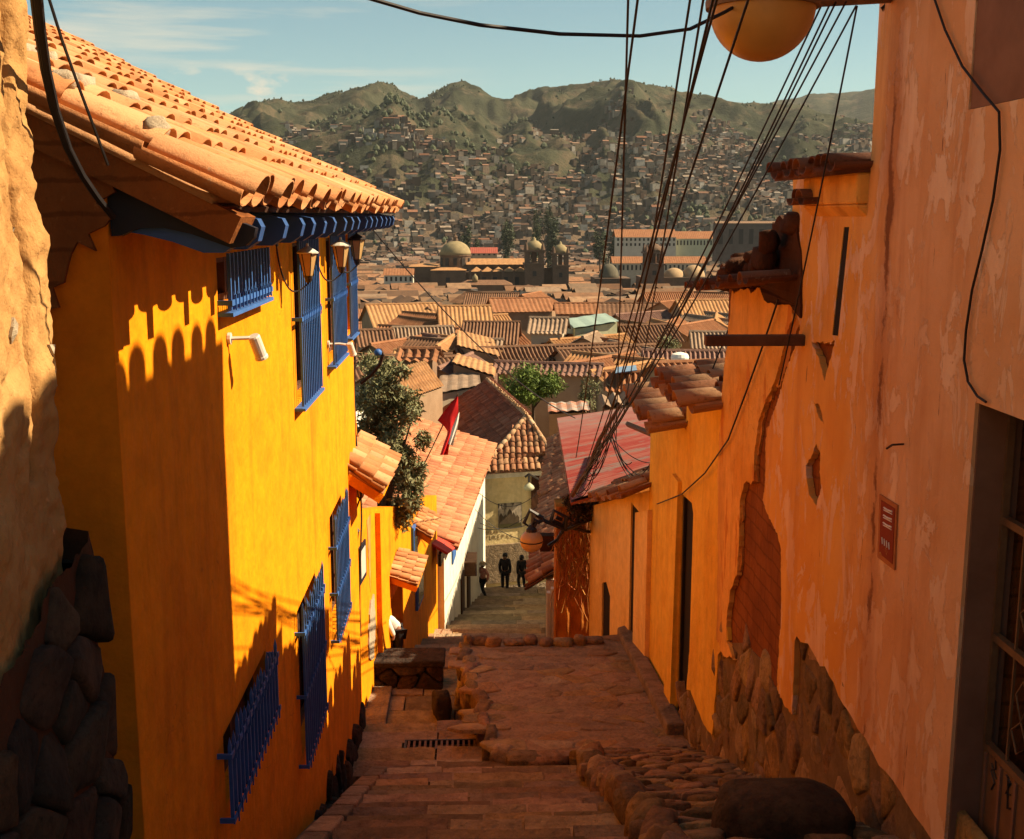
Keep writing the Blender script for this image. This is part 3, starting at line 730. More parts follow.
m2 = MB(); m2.plate([[(0,-10.5),(d1[0],-10.5),(d1[0],-7.1),(d1[1],-7.1),(d1[1],-10.5),(Lw,-12)]+top], lambda u, v, h: h2(u, v, h-.3), .3, back=True)
obj('wall', m2, m_yellow, hh)
db = MB(); db.plate([[(d1[0]-.02,-10.4),(d1[1]+.02,-10.4),(d1[1]+.02,-7.05),(d1[0]-.02,-7.05)]], lambda u, v, h: h2(u, v, h-.27), .04); obj('door', db, m_wood, hh)
pm = MB(); pu = onP(378, 560)[0]
pm.hexa([h2(pu-.22,-10,0),h2(pu+.22,-10,0),h2(pu+.22,-10,.09),h2(pu-.22,-10,.09)], [h2(pu-.22,-5.0,0),h2(pu+.22,-5.0,0),h2(pu+.22,-5.0,.09),h2(pu-.22,-5.0,.09)])
obj('pilaster', pm, m_yellow, hh, fix=True)
rp = MB(); rp.plate([jag([onP(369.5,658,.02),onP(369,630,.02),onP(371,600,.02),onP(374,594,.02),onP(375.5,625,.02),onP(374,658,.02)], .05, .10)], h2, .025); obj('rough_patch', rp, m_cement, hh)
st_ = MB(); u0, z0 = onP(368, 500, .01); st_.plate([jag([(u0-.12,-4.9),(u0+.2,-4.9),(u0+.15,-5.6),(u0+.06,-6.2),(u0-.03,-5.7)], .03, .08)], h2, .006); obj('rain_stain', st_, m_oldpl, hh)
def canopy_at(a, b, e0_, e1_, mat, n, parent):
    upv = ((a-e0_)+(b-e1_))/2
    m = MB(); tiles(m, e0_, e1_-e0_, upv, n, 3, (e1_-e0_).length/n, upv.length/3, (e1_-e0_).length/n*.48, 7, True, .012)
    m.slab([e0_-V((0,0,.03)), e1_-V((0,0,.03)), b-V((0,0,.03)), a-V((0,0,.03))], .03)
    c = obj('canopy', m, mat, parent, smooth=True)
    k = MB(); k.slab([e0_-V((0,0,.065)), e1_-V((0,0,.065)), b-V((0,0,.065)), a-V((0,0,.065))], .12); obj('canopy_beam', k, m_yellow, c)
canopy_at(V((-1.63,14.2,-3.15)), V((-1.9,17.,-3.2)), at(384,491,14.4), at(396,463,16.9), m_tile, 7, hh)
def wp_(px, py): u, z = onP(px, py); return h2(u, z, .0)
for (nt_, ft_, ne_, fe_) in (((390,574),(397.5,549),(418,584),(427,558)), ((413,524),(420,508),(432,537),(440,518))):
    a = wp_(*nt_); b = wp_(*ft_); canopy_at(a, b, at(ne_[0], ne_[1], a.y+.1), at(fe_[0], fe_[1], b.y+.1), m_tile, 6, hh)
for (a1, a2, zt_, zb_) in ((onP(411,540)[0], onP(415,540)[0], onP(411,528)[1], onP(411,566)[1]), (onP(415,585)[0], onP(421,585)[0], onP(415,572)[1], onP(415,612)[1])):
    s = MB(); s.hexa([h2(a1,zb_,.004),h2(a2,zb_,.004),h2(a2,zb_,.06),h2(a1,zb_,.06)], [h2(a1,zt_,.004),h2(a2,zt_,.004),h2(a2,zt_,.06),h2(a1,zt_,.06)]); wn = obj('window', s, m_blue, hh, fix=True)
    s = MB(); s.hexa([h2(a1+.08,zb_+.08,.06),h2(a2-.08,zb_+.08,.06),h2(a2-.08,zb_+.08,.07),h2(a1+.08,zb_+.08,.07)], [h2(a1+.08,zt_-.08,.06),h2(a2-.08,zt_-.08,.06),h2(a2-.08,zt_-.08,.07),h2(a1+.08,zt_-.08,.07)]); obj('pane', s, m_pane, wn, fix=True)
ra = MB(); ra.slab([at(423,538,26.8), at(448,553,27), at(458,546,28.8), at(434,535,28.4)], .06); obj('red_canopy', ra, m_redpaint, hh)
def small_lantern(px, py, label):
    u, z = onP(px, py, .22); t = thing('wall_lantern', label, 'lantern', h2(u, z, 0), 'small black lanterns on the lower house')
    c = h2(u, z, .22)
    c = c+V((0,0,.05)); g = MB(); g.lathe(c-V((0,0,.09)), [(.045,0),(.07,.17)], 6); obj('glass_body', g, m_amber, t)
    k = MB(); k.lathe(c+V((0,0,.081)), [(.095,0),(.035,.08),(.01,.13)], 6); k.lathe(c-V((0,0,.13)), [(.02,0),(.05,.039)], 6)
    for q in range(6):
        an = q*pi/3; k.tube([c+V((.047*cos(an),.047*sin(an),-.09)), c+V((.072*cos(an),.072*sin(an),.08))], .006, 4)
    k.tube([h2(u,z-.3,0), h2(u,z-.34,.12), h2(u,z-.06,.22)], .014, 5); obj('frame', k, m_black, t)
small_lantern(360, 494, 'small black lantern just under the first tiled canopy')
small_lantern(354, 540, 'small black lantern beside the lowest blue grille window')
u, z = onP(362, 562, .01)
pq = thing('wall_plaque', 'small blue framed plaque on the yellow lower wall', 'plaque', h2(u, z-.3, 0))
m = MB(); m.hexa([h2(u-.28,z-.3,.0),h2(u+.28,z-.3,.0),h2(u+.28,z-.3,.03),h2(u-.28,z-.3,.03)], [h2(u-.28,z+.3,.0),h2(u+.28,z+.3,.0),h2(u+.28,z+.3,.03),h2(u-.28,z+.3,.03)]); obj('frame', m, m_blued, pq, fix=True)
m = MB(); m.hexa([h2(u-.2,z-.22,.03),h2(u+.2,z-.22,.03),h2(u+.2,z-.22,.036),h2(u-.2,z-.22,.036)], [h2(u-.2,z+.22,.03),h2(u+.2,z+.22,.03),h2(u+.2,z+.22,.036),h2(u-.2,z+.22,.036)]); obj('face', m, m_camwhite, pq, fix=True)
# ------------------------------------------------------------------ white house with the broad tiled roof
wh = thing('white_house', 'whitewashed house with a broad sloping tiled roof beside the alley', 'house', (-1, 36, -13))
E0 = at(458, 547, 28.5); E1 = at(496, 447, 45.5)
UPW = V((-4.4, 1.0, 1.35))
m = MB(); n1 = 38
tiles(m, E0, E1-E0, UPW, n1, 12, (E1-E0).length/n1, UPW.length/12, .2, 6, True, .02)
m.slab([E0-V((0,0,.05)), E1-V((0,0,.05)), E1+UPW-V((0,0,.05)), E0+UPW-V((0,0,.05))], .05)
obj('roof', m, tile_mat('orange_brown_tile', (.46,.18,.08), (.38,.13,.06), (.54,.27,.14), .8), wh, smooth=True)
m = MB(); A0 = V((E0.x-.35, 28.1, 0)); A1 = V((E1.x-.45, 45.3, 0))
wd = (A1-A0).normalized(); wn_ = V((wd.y,-wd.x,0))
m.hexa([(A0.x-5,28.2,-13),(A0.x,28.1,-13),(A1.x,45.3,-18),(A1.x-5,45.3,-18)], [(A0.x-5,28.2,E0.z+1.6),(A0.x,28.1,E0.z+.1),(A1.x,45.3,E1.z+.1),(A1.x-5,45.3,E1.z+1.6)])
obj('wall', m, m_white, wh)
for (pxa, rt, rb, mt, nm) in ((462,575,640,m_wood,'door'), (468,560,620,m_wood,'door'), (441,549,561,m_pane,'window'), (453,546,560,m_blue,'window')):
    d = ray(pxa, (rt+rb)/2); q = A0+wn_*.0; t = q.dot(wn_)/d.dot(wn_); p = d*t
    u = (p-A0).dot(wd); k = p.y/ray(pxa, rt).y; zt_ = ray(pxa, rt).z*k; zb_ = ray(pxa, rb).z*k
    m = MB(); f = lambda uu, zz, h: A0+wd*uu+wn_*h+V((0,0,zz))
    w_ = .5
    m.hexa([f(u-w_,zb_,-.02),f(u+w_,zb_,-.02),f(u+w_,zb_,.05),f(u-w_,zb_,.05)], [f(u-w_,zt_,-.02),f(u+w_,zt_,-.02),f(u+w_,zt_,.05),f(u-w_,zt_,.05)]); obj(nm, m, mt, wh, fix=True)
# wooden balcony box on the white wall at its far end
bx = MB(); c = at(466, 564, 35); bx.box((c.x, c.y, c.z), (.6, 1.0, .36)); bx.box((c.x, c.y, c.z+.2), (.68, 1.1, .05)); bx.box((c.x, c.y, c.z-.2), (.68,1.1,.05))
obj('balcony_box', bx, m_wood2, wh)
# ------------------------------------------------------------------ flag
fl = thing('flag', 'red and white flag hanging from a slanted pole over the tiled roof', 'flag', at(432, 447, 25))
m = MB(); pb = at(431, 450, 25); pt = at(458, 394, 24.4); m.tube([pb-(pt-pb)*.35, pt], .014, 5); obj('pole', m, m_wood2, fl)
def cloth(pts_a, pts_b, Y, amp, nm, mat):
    m = MB(); n = 14; k = 8; vs = []
    for i in range(n+1):
        s = i/n
        def ev(P):
            x = s*(len(P)-1); j = min(int(x), len(P)-2); f = x-j
            return (P[j][0]+(P[j+1][0]-P[j][0])*f, P[j][1]+(P[j+1][1]-P[j][1])*f)
        a = ev(pts_a); b = ev(pts_b)
        for j in range(k+1):
            f = j/k; p = at(a[0]+(b[0]-a[0])*f, a[1]+(b[1]-a[1])*f, Y+amp*sin(f*7+s*3)*(.3+s))
            vs.append(p)
    q = [p+V((0,.012,0)) for p in vs]
    fs = [(i*(k+1)+j, i*(k+1)+j+1, (i+1)*(k+1)+j+1, (i+1)*(k+1)+j) for i in range(n) for j in range(k)]
    m.add(vs, fs); m.add(q, [f[::-1] for f in fs])
    return obj(nm, m, mat, fl, smooth=True)
cloth([(457,396),(437,420),(444,426),(448,432),(443,446),(440,455)], [(458,397),(458.5,412),(456,424),(453,432),(449,447),(448,455)], 24.4, .07, 'red_cloth', m_redflag)
cloth([(456,418),(452,428),(448.5,444)], [(459.5,412),(457.5,428),(453,446)], 24.15, .05, 'white_cloth', m_whiteflag)
# ------------------------------------------------------------------ foliage
def leaf_mat(name, c, c2, c3):
    t = NT(name); col = t.mix(t.island(), c, c2); col = t.mix(t.ramp(t.noise(.9, 3), .45, .65), col, c3)
    t.b.inputs['Subsurface Weight'].default_value = 0
    return t.fin(col, .7, None, .3)
m_olive = leaf_mat('olive_leaf', (.155,.155,.066), (.25,.235,.115), (.11,.108,.045))
m_green = leaf_mat('bright_leaf', (.095,.15,.02), (.17,.23,.035), (.05,.085,.014))
m_dkgreen = leaf_mat('dark_leaf', (.035,.048,.018), (.06,.07,.026), (.022,.03,.012))
m_bark = simple('bark', (.10,.065,.04), (.06,.04,.025), 8, .95, .6, 30, .02)
def crown(mb, c, rad, n, size, rnd, lumps=14, hole=.25):
    cs = []
    for i in range(lumps):
        d = V((rnd.gauss(0,1), rnd.gauss(0,1), rnd.gauss(0,1))).normalized()*rnd.uniform(.3,.85)
        cs.append((V((c[0]+d.x*rad[0], c[1]+d.y*rad[1], c[2]+d.z*rad[2])), rnd.uniform(.25,.48)))
    for i in range(n):
        cc, rr = rnd.choice(cs)
        d = V((rnd.gauss(0,1), rnd.gauss(0,1), rnd.gauss(0,1))).normalized()*(rnd.random()**.45)
        p = cc+V((d.x*rad[0]*rr, d.y*rad[1]*rr, d.z*rad[2]*rr))
        a = V((rnd.gauss(0,1), rnd.gauss(0,1), rnd.gauss(0,1)-.4)).normalized(); b = a.cross(V((rnd.gauss(0,1), rnd.gauss(0,1), rnd.gauss(0,1)))).normalized()
        s = size*rnd.uniform(.6,1.4)
        mb.add([p-b*s*.28, p+a*s*.6-b*s*.05, p+a*s*1.1, p+b*s*.28+a*s*.4], [(0,1,2,3)])
    return cs
def tree(name, label, base, h, c, rad, n, size, mat, seed, cat='tree', group=None, lumps=14):
    rnd = random.Random(seed); t = thing(name, label, cat, base, group)
    m = MB(); cs = crown(m, c, rad, n, size, rnd, lumps); obj('crown', m, mat, t)
    k = MB(); b = V(base); c = V(c); th = (c-b).length
    k.tube([b, b+(c-b)*.35+V((.04*th*.3,0,0)), b+(c-b)*.7, c], [th*.035, th*.028, th*.02, th*.012], 7)
    for p, r in cs[:9]:
        s = b+(c-b)*rnd.uniform(.5,.9); k.tube([s, (s+p)/2+V((0,0,.05*th*.3)), p], [th*.012, th*.009, th*.004], 5)
    obj('trunk', k, m_bark, t); return t
rnd = random.Random(21)
# the grey-green tree by the yellow house, with drooping lower sprays
ta = thing('olive_tree', 'grey green bushy tree growing beside the far end of the yellow house', 'tree', (-1.9, 21.5, -8.5))
m = MB()
for (cx, cy, rx, rz, nn) in ((385,378,.52,.55,1700),(395,402,.55,.55,1900),(378,432,.45,.6,1900),(400,446,.58,.65,2300),(396,478,.55,.5,1900),(408,500,.4,.4,1100),(414,418,.28,.3,500),(418,476,.25,.35,600),(404,517,.22,.22,320),(393,512,.2,.3,300),(370,362,.3,.3,420),(366,400,.3,.6,700)):
    c = at(cx, cy, 21.5+rnd.uniform(-.3,.3)); crown(m, c, (rx, .6, rz), nn, .10, rnd, 9)
obj('crown', m, m_olive, ta)
k = MB(); b = V((-1.95, 21.6, -8.5))
k.tube([b, (-1.9,21.5,-6.6), at(388,450,21.5), at(386,390,21.5)], [.12,.1,.06,.02], 7)
for q in ((404,440),(375,425),(410,490),(392,375),(412,420)):
    k.tube([(-1.9,21.5,-6.2), (at(q[0],q[1],21.5)+V((-1.9,21.5,-6.2)))/2+V((0,0,.2)), at(q[0],q[1],21.5)], [.05,.035,.01], 5)
obj('trunk', k, m_bark, ta)
# old lamp arm sticking out of the tree
ar = thing('hooked_lamp', 'small blue hooked lamp arm poking out through the tree crown', 'lamp', at(361, 383, 19.5))
m = MB(); m.tube([at(361,383,19.4), at(372,374,19.3), at(380,364,19.2), at(383,355,19.2), at(380.5,350,19.2), at(377,350,19.2)], .035, 6); obj('arm', m, m_wood, ar)
m = MB(); m.lathe(at(378,352,19.1), [(.03,-.06),(.06,-.04),(.065,.01),(.03,.05)], 10); obj('lamp_head', m, m_blue, ar, smooth=True)
# ------------------------------------------------------------------ people
def person(label, feet, h, face, jacket, trousers, pose='stand', hat=False, bag=False, seed=1):
    """one skinned body, clothes and hair as children; face = heading angle"""
    rnd = random.Random(seed); t = thing('person', label, 'person', feet)
    s = h/1.7; ry = Matrix.Rotation(face, 3, 'Z')
    lean = .0 if pose != 'bend' else .75
    def P(x, y, z):
        if z > .95 and lean: y, z = y+sin(lean)*(z-.95), .95+cos(lean)*(z-.95)
        return V(feet)+ry @ (V((x, y, z))*s)
    sx = .16 if pose == 'walk' else .02
    arm = -.10 if pose != 'walk' else .12
    J = {'pel':(0,0,.95),'wai':(0,0,1.10),'che':(0,.01,1.30),'nec':(0,.0,1.45),'chin':(0,.03,1.53),'hea':(0,.02,1.60),'top':(0,.01,1.69),
         'hl':(-.09,0,.90),'kl':(-.10,sx,.49),'al':(-.10,-sx*.6,.08),'tl':(-.11,-sx*.6+.13,.03),
         'hr':(.09,0,.90),'kr':(.10,-sx*.4+.03,.49),'ar':(.10,-sx*1.6,.08),'tr':(.11,-sx*1.6+.13,.03),
         'sl':(-.17,0,1.41),'el':(-.23,-arm,1.14),'wl':(-.22,.05-arm,.90),'fl':(-.21,.08-arm,.80),
         'sr':(.17,0,1.41),'er':(.23,arm,1.14),'wr':(.22,.08+arm,.90),'fr':(.21,.11+arm,.80),
         'nose':(0,.115,1.585)}
    Rr = {'pel':.135,'wai':.12,'che':.14,'nec':.055,'chin':.075,'hea':.098,'top':.06,'hl':.088,'kl':.058,'al':.042,'tl':.035,'hr':.088,'kr':.058,'ar':.042,'tr':.035,
          'sl':.065,'el':.045,'wl':.033,'fl':.03,'sr':.065,'er':.045,'wr':.033,'fr':.03,'nose':.018}
    E_ = [('pel','wai'),('wai','che'),('che','nec'),('nec','chin'),('chin','hea'),('hea','top'),('pel','hl'),('hl','kl'),('kl','al'),('al','tl'),('pel','hr'),('hr','kr'),('kr','ar'),('ar','tr'),
          ('che','sl'),('sl','el'),('el','wl'),('wl','fl'),('che','sr'),('sr','er'),('er','wr'),('wr','fr'),('hea','nose')]
    def skin(name, keys, grow, mat, parent):
        ks = [k for k in J if k in keys]; ix = {k: i for i, k in enumerate(ks)}
        me = bpy.data.meshes.new(name); me.from_pydata([P(*J[k])-V(feet) for k in ks], [(ix[a], ix[b]) for a, b in E_ if a in ix and b in ix], [])
        o = bpy.data.objects.new(name, me); COL.objects.link(o); o.parent = parent
        md = o.modifiers.new('skin', 'SKIN'); md.use_smooth_shade = True
        for k in ks:
            v = me.skin_vertices[0].data[ix[k]]; r = (Rr[k]+grow)*s; v.radius = (r, r); v.use_root = (k == ks[0])
        b = o.modifiers.new('sub', 'SUBSURF'); b.levels = 1; b.render_levels = 2
        me.materials.append(mat); return o
    body = skin('body', set(J), 0, m_skin, t)
    skin('jacket', {'pel','wai','che','nec','sl','el','wl','sr','er','wr'}, .022, jacket, t)
    skin('trousers', {'pel','hl','kl','al','hr','kr','ar'}, .018, trousers, t)
    hd = P(0, .0, 1.64)
    m = MB(); m.lathe(hd, [(.095*s,-.10*s),(.112*s,-.02*s),(.098*s,.06*s),(.05*s,.098*s)], 12); obj('hair', m, m_hair, t, smooth=True)
    if hat:
        m = MB(); m.lathe(P(0,.01,1.66), [(.24*s,0),(.25*s,.012*s),(.125*s,.02*s),(.115*s,.11*s),(.06*s,.13*s)], 16); obj('hat', m, m_hat, t, smooth=False)
    if bag:
        m = MB(); boulder(m, P(.26,.08,.80), (.14*s,.22*s,.24*s), rnd, 2, .05); obj('bag', m, m_darkcloth, t, smooth=True)
    return t
def feet(px, py, Y): p = at(px, py, Y); return (p.x, p.y, p.z)
person('person in a dark coat standing in the middle of the alley end', feet(505, 593, 43.6), 1.62, pi*.95, m_darkcloth, m_darkcloth, 'stand', seed=1)
person('person in dark clothes carrying a bag by the low tiled roof', feet(521.5, 592, 43.8), 1.5, .3, m_darkcloth, m_darkcloth, 'walk', bag=True, seed=2)
person('person in a pink striped top and pale hat at the left of the alley end', feet(483, 598, 41.5), 1.36, 2.4, m_redcloth, m_darkcloth, 'walk', hat=True, seed=3)
f_ = at(399, 680, 20.6)
person('person in a pale grey shirt bending over behind the low stone wall', (f_.x, f_.y, -8.5), 1.5, 1.9, m_greycloth, m_darkcloth, 'bend', seed=4)
# ------------------------------------------------------------------ hip roofed house closing the alley
eh = thing('hip_roof_house', 'house with red hipped tile roof and mural closing the end of the alley', 'house', (1.3, 49, -15))
N0 = at(527, 417, 50); N1 = at(487, 381, 61.5); N1.z = N0.z+.0
B0 = at(479, 474, 46.4); B1 = at(564, 474, 46.4); B1.z = B0.z
C0 = B0+(N1-N0)*1.3
m = MB()
Ahat = (C0-B0)
def hipface(mb, e0, e1, r0, r1, sp, tl, r, seg=5):
    # tiles kept to a trapezoid: columns along the eave, as high as the roof goes there
    e0, e1, r0, r1 = V(e0), V(e1), V(r0), V(r1); A = (e1-e0).normalized()
    U = (r0-e0); U = (U-A*U.dot(A)).normalized()
    P_ = [((p-e0).dot(A), (p-e0).dot(U)) for p in (e0, e1, r1, r0)]
    a = min(p[0] for p in P_)+sp/2
    while a < max(p[0] for p in P_):
        ys = []
        for (x0, y0), (x1, y1) in zip(P_, P_[1:]+P_[:1]):
            if (x0 > a) != (x1 > a): ys.append(y0+(y1-y0)*(a-x0)/(x1-x0))
        if len(ys) > 1:
            lo, hi = max(0, min(ys)), max(ys); nu = int((hi-lo)/tl+.5)
            if nu: tiles(mb, e0+A*(a-sp/2)+U*lo, A, U, 1, nu, sp, tl, r, seg, True, .018)
        a += sp
    n = A.cross(U); d = V((0,0,.04)); mb.add([e0-d, e1-d, r1-d, r0-d], [(0,1,2,3)])
hipface(m, C0, B0, N1, N0, .30, .42, .14)
obj('roof', m, m_tilered, eh, smooth=True)
m = MB(); hipface(m, B0, B1, N0, N0, .26, .42, .12); obj('hip_face', m, m_tileold, eh, smooth=True)
m = MB(); D1 = B1+(N1-N0); hipface(m, B1, D1, N0, N1, .3, .42, .14); obj('side_face', m, m_tilepale, eh, smooth=True)
m = MB()
for a, b in ((B0, N0), (B1, N0), (N0, N1)):
    n = int((b-a).length/.38)
    for i in range(n):
        p = a+(b-a)*(i/n); q = a+(b-a)*((i+1.12)/n); m.tube([p+V((0,0,.06)), q+V((0,0,.06))], [.13,.105], 8)
obj('ridge_tiles', m, m_tilepale, eh, smooth=True)
m = MB(); m.hexa([(B0.x-.1,46.8,-15.6),(B1.x+.3,46.8,-15.6),(D1.x-.3,57,-17),(C0.x+.4,57,-17)], [(B0.x+.05,46.8,B0.z+.02),(B1.x-.3,46.8,B0.z+.02),(D1.x-.3,57,B0.z+.1),(C0.x+.4,57,B0.z+.1)]); obj('wall', m, m_beige, eh, fix=True)
zb = at(500, 546, 46.7).z
m = MB(); m.box2((B0.x-.06,46.66,-15.4),(B1.x+.02,46.797,zb)); obj('stone_base', m, m_stone, eh)
m = MB(); m.box2((B0.x-.02,46.70,B0.z-.30),(B1.x+.02,46.797,B0.z-.02)); obj('eave_band', m, m_white, eh)
m = MB(); pr_ = at(532, 490, 46.7); m.box2((pr_.x,46.68,-13.5),(pr_.x+.35,46.797,B0.z-.31)); obj('pilaster', m, m_darkadobe, eh)
# mural: a flat painted picture on the wall
a = at(498, 505, 46.79); b = at(522, 530, 46.79)
m = MB(); m.box2((a.x,46.76,b.z),(b.x,46.796,a.z))
t = NT('mural_picture'); X_ = t.sep(0); Z_ = t.sep(2)
wsc = 1/(b.x-a.x); cloudy = t.mix(t.ramp(t.noise(3.2, 4), .4, .6), (.44,.36,.26), (.30,.25,.18))
tower = t.ramp(t.noise(2.6, 5, .7, (2.2, 1, .35)), .50, .53)
low_ = t.ramp(Z_, b.z+.42-14.9*0+15-15, b.z+.48)
mural = t.mix(t.math('MULTIPLY', tower, t.ramp(t.noise(2.2, 4), .3, .6)), cloudy, (.06,.045,.03))
m_mural = t.fin(mural, .9)
mo = obj('mural', m, m_mural, eh)
mh = MB(); mh.box2((a.x+.03,46.752,b.z+.02),(b.x-.03,46.758,b.z+.22)); obj('mural_ground', mh, simple('mural_green', (.07,.06,.02), (.05,.04,.015), 3, .9, 0), mo)
def skyline(i, x, w, h0, h1):
    q = MB(); q.box2((x-w/2,46.750,b.z+.2),(x+w/2,46.757,b.z+.2+h0))
    q.add([(x-w/2,46.751,b.z+.2+h0),(x+w/2,46.751,b.z+.2+h0),(x,46.751,b.z+.2+h1)], [(0,1,2)]); return q
q_ = MB()
for x, w, h0, h1 in ((.13,.16,.35,.5),(.32,.2,.3,.42),(.5,.2,.48,.66),(.66,.14,.34,.5),(.82,.16,.25,.36)):
    k = skyline(0, a.x+(b.x-a.x)*x, w*(b.x-a.x), h0, h1); q_.add(k.v, k.f)
obj('mural_buildings', q_, simple('mural_umber', (.05,.035,.022), (.10,.07,.04), 3, .9, 0), mo)
# scrawled graffiti under the mural: strokes of real thickness
gf = MB(); rg = random.Random(8); x = at(489, 500, 46.78).x; z_ = at(500, 512.5, 46.78).z
x1 = at(531, 512, 46.78).x
z0g = at(500, 533.5, 46.78).z; x = at(486, 536, 46.78).x
LET = {'P':[[(0,0),(0,1),(.6,.85),(.55,.5),(0,.45)]],'U':[[(0,1),(.05,.1),(.4,0),(.65,.2),(.7,1)]],'A':[[(0,0),(.35,1),(.7,0)],[(.15,.4),(.55,.4)]],'R':[[(0,0),(0,1),(.6,.8),(.1,.5),(.7,0)]],'E':[[(.6,1),(0,.95),(0,.05),(.6,0)],[(0,.5),(.45,.5)]],'S':[[(.6,.9),(.1,.9),(.1,.55),(.6,.45),(.5,.05),(0,.1)]],'N':[[(0,0),(.05,1),(.6,.05),(.65,1)]],'O':[[(.3,1),(0,.6),(.15,.05),(.6,.1),(.65,.7),(.3,1)]]}
for word, zz, sz in (('SERAN', z0g-.05, .12), ('PUREPAS', z0g-.30, .19)):
    xx = x+(.15 if sz > .23 else .0)
    for ch in word:
        for st_ in LET.get(ch, LET['O']):
            gf.tube([(xx+p*sz*.8, 46.792, zz+q*sz+rg.uniform(-.02,.02)) for p, q in st_], .006, 4)
        xx += sz*.9
obj('graffiti', gf, m_wood2, eh)
for o in eh.children_recursive:
    if o.name.split('.')[0] in ('roof', 'side_face'): continue
    for v in o.data.vertices:
        x, y = v.co.x+eh.location.x, v.co.y+eh.location.y
        if y < 48.2: v.co.y += .26*(x-B0.x)*(1 if y < 47.2 else .3)
# ------------------------------------------------------------------ RIGHT side walls (plane X = XR)
XR = 2.6
WR = wallfn(XR, -1)
def PX(poly, X=XR): return px2(poly, X)
YC = onX(882, 100, XR).y          # near corner of the salmon building
ny = thing('salmon_building', 'tall salmon plastered building with peeling paint and iron grille door at right', 'building', (3.2, 5, zs(5)))
DY0 = onX(1024, 400, XR).y-3.2
dl = onX(985, 402, XR); dtop = onX(985, 402, XR).z
DE0 = dl.y-1.25
wl_ = onX(978, 110, XR); wz0 = wl_.z; wy1 = wl_.y; wy0 = onX(1045, 103, XR).y
lowp = jag(PX([(803,636),(818,650),(836,676),(850,704),(865,729),(880,752),(894,772),(915,803),(940,839)]), .03, .1, R, closed=False)
yk = onX(803, 636, XR).y
outer = [lowp[-1], (dl.y+.0, -4.6)]
# the salmon plaster sheet spans the near part of the adobe house too
E1_ = [(799,178),(797,240),(798,285),(803,296),(806,330),(800,350),(793,368),(785,395),(776,420),(771,440),(771,470),(768,500),(772,512),(783,533),(787,550),(787,590),(785,640),(783,690),(790,705),(798,714)]
pl_edge = jag(jag(PX(E1_), .03, .13, R, closed=False), .012, .025, R, closed=False)
zc = onX(840, 178, XR).z
poly = [(dl.y, -4.7), (dl.y, dtop), (DE0, dtop), (DE0, -3.2), (1.6, -3.2), (1.6, 2.75), (YC, 2.75), (YC, zc)]+pl_edge+jag([PX([(798,714)])[0], PX([(801,640)])[0]], .012, .06, R, closed=False)[1:]+lowp
H1 = jag(jag(PX([(812,465),(818,456),(823,444),(827,454),(826,472),(828,488),(823,505),(816,496),(813,478)]), .01, .04), .008, .018)
H2 = jag(jag(PX([(820,402),(826,405),(831,424),(826,418)]), .008, .05), .008, .018)
H3 = PX([(851,227),(856.5,227),(845,336),(839,335)])
H4 = jag(jag(PX([(818,341),(838,344),(842,341),(836,362),(831,381),(826,360)]), .012, .04), .008, .018)
H5 = [(wy0,wz0),(wy0,2.4),(wy1,2.4),(wy1,wz0)]
H6 = jag(PX([(905,60),(909,75),(908,120),(903,170),(898,180),(900,130)]), .008, .06)
m = MB(); m.plate([poly, H1, H2, H3, H4, H5], lambda u, v, h: WR(u, v, h-.0), .05)
m_sal = NT('salmon_peeling_wall'); t = m_sal
Y_ = t.sep(1); Z_ = t.sep(2)
fld = t.ramp(Y_, 6.3-5, 8.6-5)
c = t.mix(t.ramp(t.noise(1.1, 5, .6), .42, .62), (.76,.45,.24), (.69,.37,.17))
c2 = t.mix(t.ramp(t.noise(1.1, 5, .6), .42, .62), (.80,.44,.11), (.73,.35,.075))
c = t.mix(t.ramp(t.math('ADD', fld, t.math('MULTIPLY', t.noise(2.2, 5), .35)), .45, .85), c, c2)
pm_ = t.ramp(t.noise(2.5, 12, .68, (1, 1.6, .75), .6), .53, .545)
pale = t.mix(t.ramp(t.noise(5, 5, .6, (1,1,.4)), .4, .6), (.84,.60,.40), (.78,.50,.30))
c = t.mix(t.math('MULTIPLY', pm_, .9), c, pale)
st1 = t.ramp(t.noise(2.5, 5, .65, (1, 1, .10)), .52, .72); c = t.mix(t.math('MULTIPLY', st1, .5), c, (.46,.16,.045))
ck = t.ramp(t.noise(6, 8, .75, (1, 2.4, .22), .4), .635, .665); c = t.mix(t.math('MULTIPLY', ck, .85), c, (.16,.055,.025))
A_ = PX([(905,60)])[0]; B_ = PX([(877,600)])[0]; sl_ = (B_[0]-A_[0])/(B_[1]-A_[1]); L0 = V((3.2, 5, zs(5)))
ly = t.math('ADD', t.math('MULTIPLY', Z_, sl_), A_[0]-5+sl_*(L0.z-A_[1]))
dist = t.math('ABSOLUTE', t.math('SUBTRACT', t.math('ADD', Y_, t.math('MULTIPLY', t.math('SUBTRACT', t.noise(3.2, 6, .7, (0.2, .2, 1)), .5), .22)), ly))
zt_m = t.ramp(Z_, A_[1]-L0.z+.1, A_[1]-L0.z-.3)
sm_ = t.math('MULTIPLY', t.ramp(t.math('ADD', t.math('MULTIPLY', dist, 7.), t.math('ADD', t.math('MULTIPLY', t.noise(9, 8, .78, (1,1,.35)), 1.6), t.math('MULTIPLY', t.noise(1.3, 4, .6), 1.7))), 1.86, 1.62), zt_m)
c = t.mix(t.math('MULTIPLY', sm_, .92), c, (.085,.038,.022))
dist2 = t.math('MULTIPLY', dist, 2.2); wide = t.math('MULTIPLY', t.ramp(t.math('ADD', dist2, t.math('MULTIPLY', t.noise(5, 6, .7, (1,1,.2)), 1.2)), 1.05, .7), .45); c = t.mix(wide, c, (.40,.14,.045))
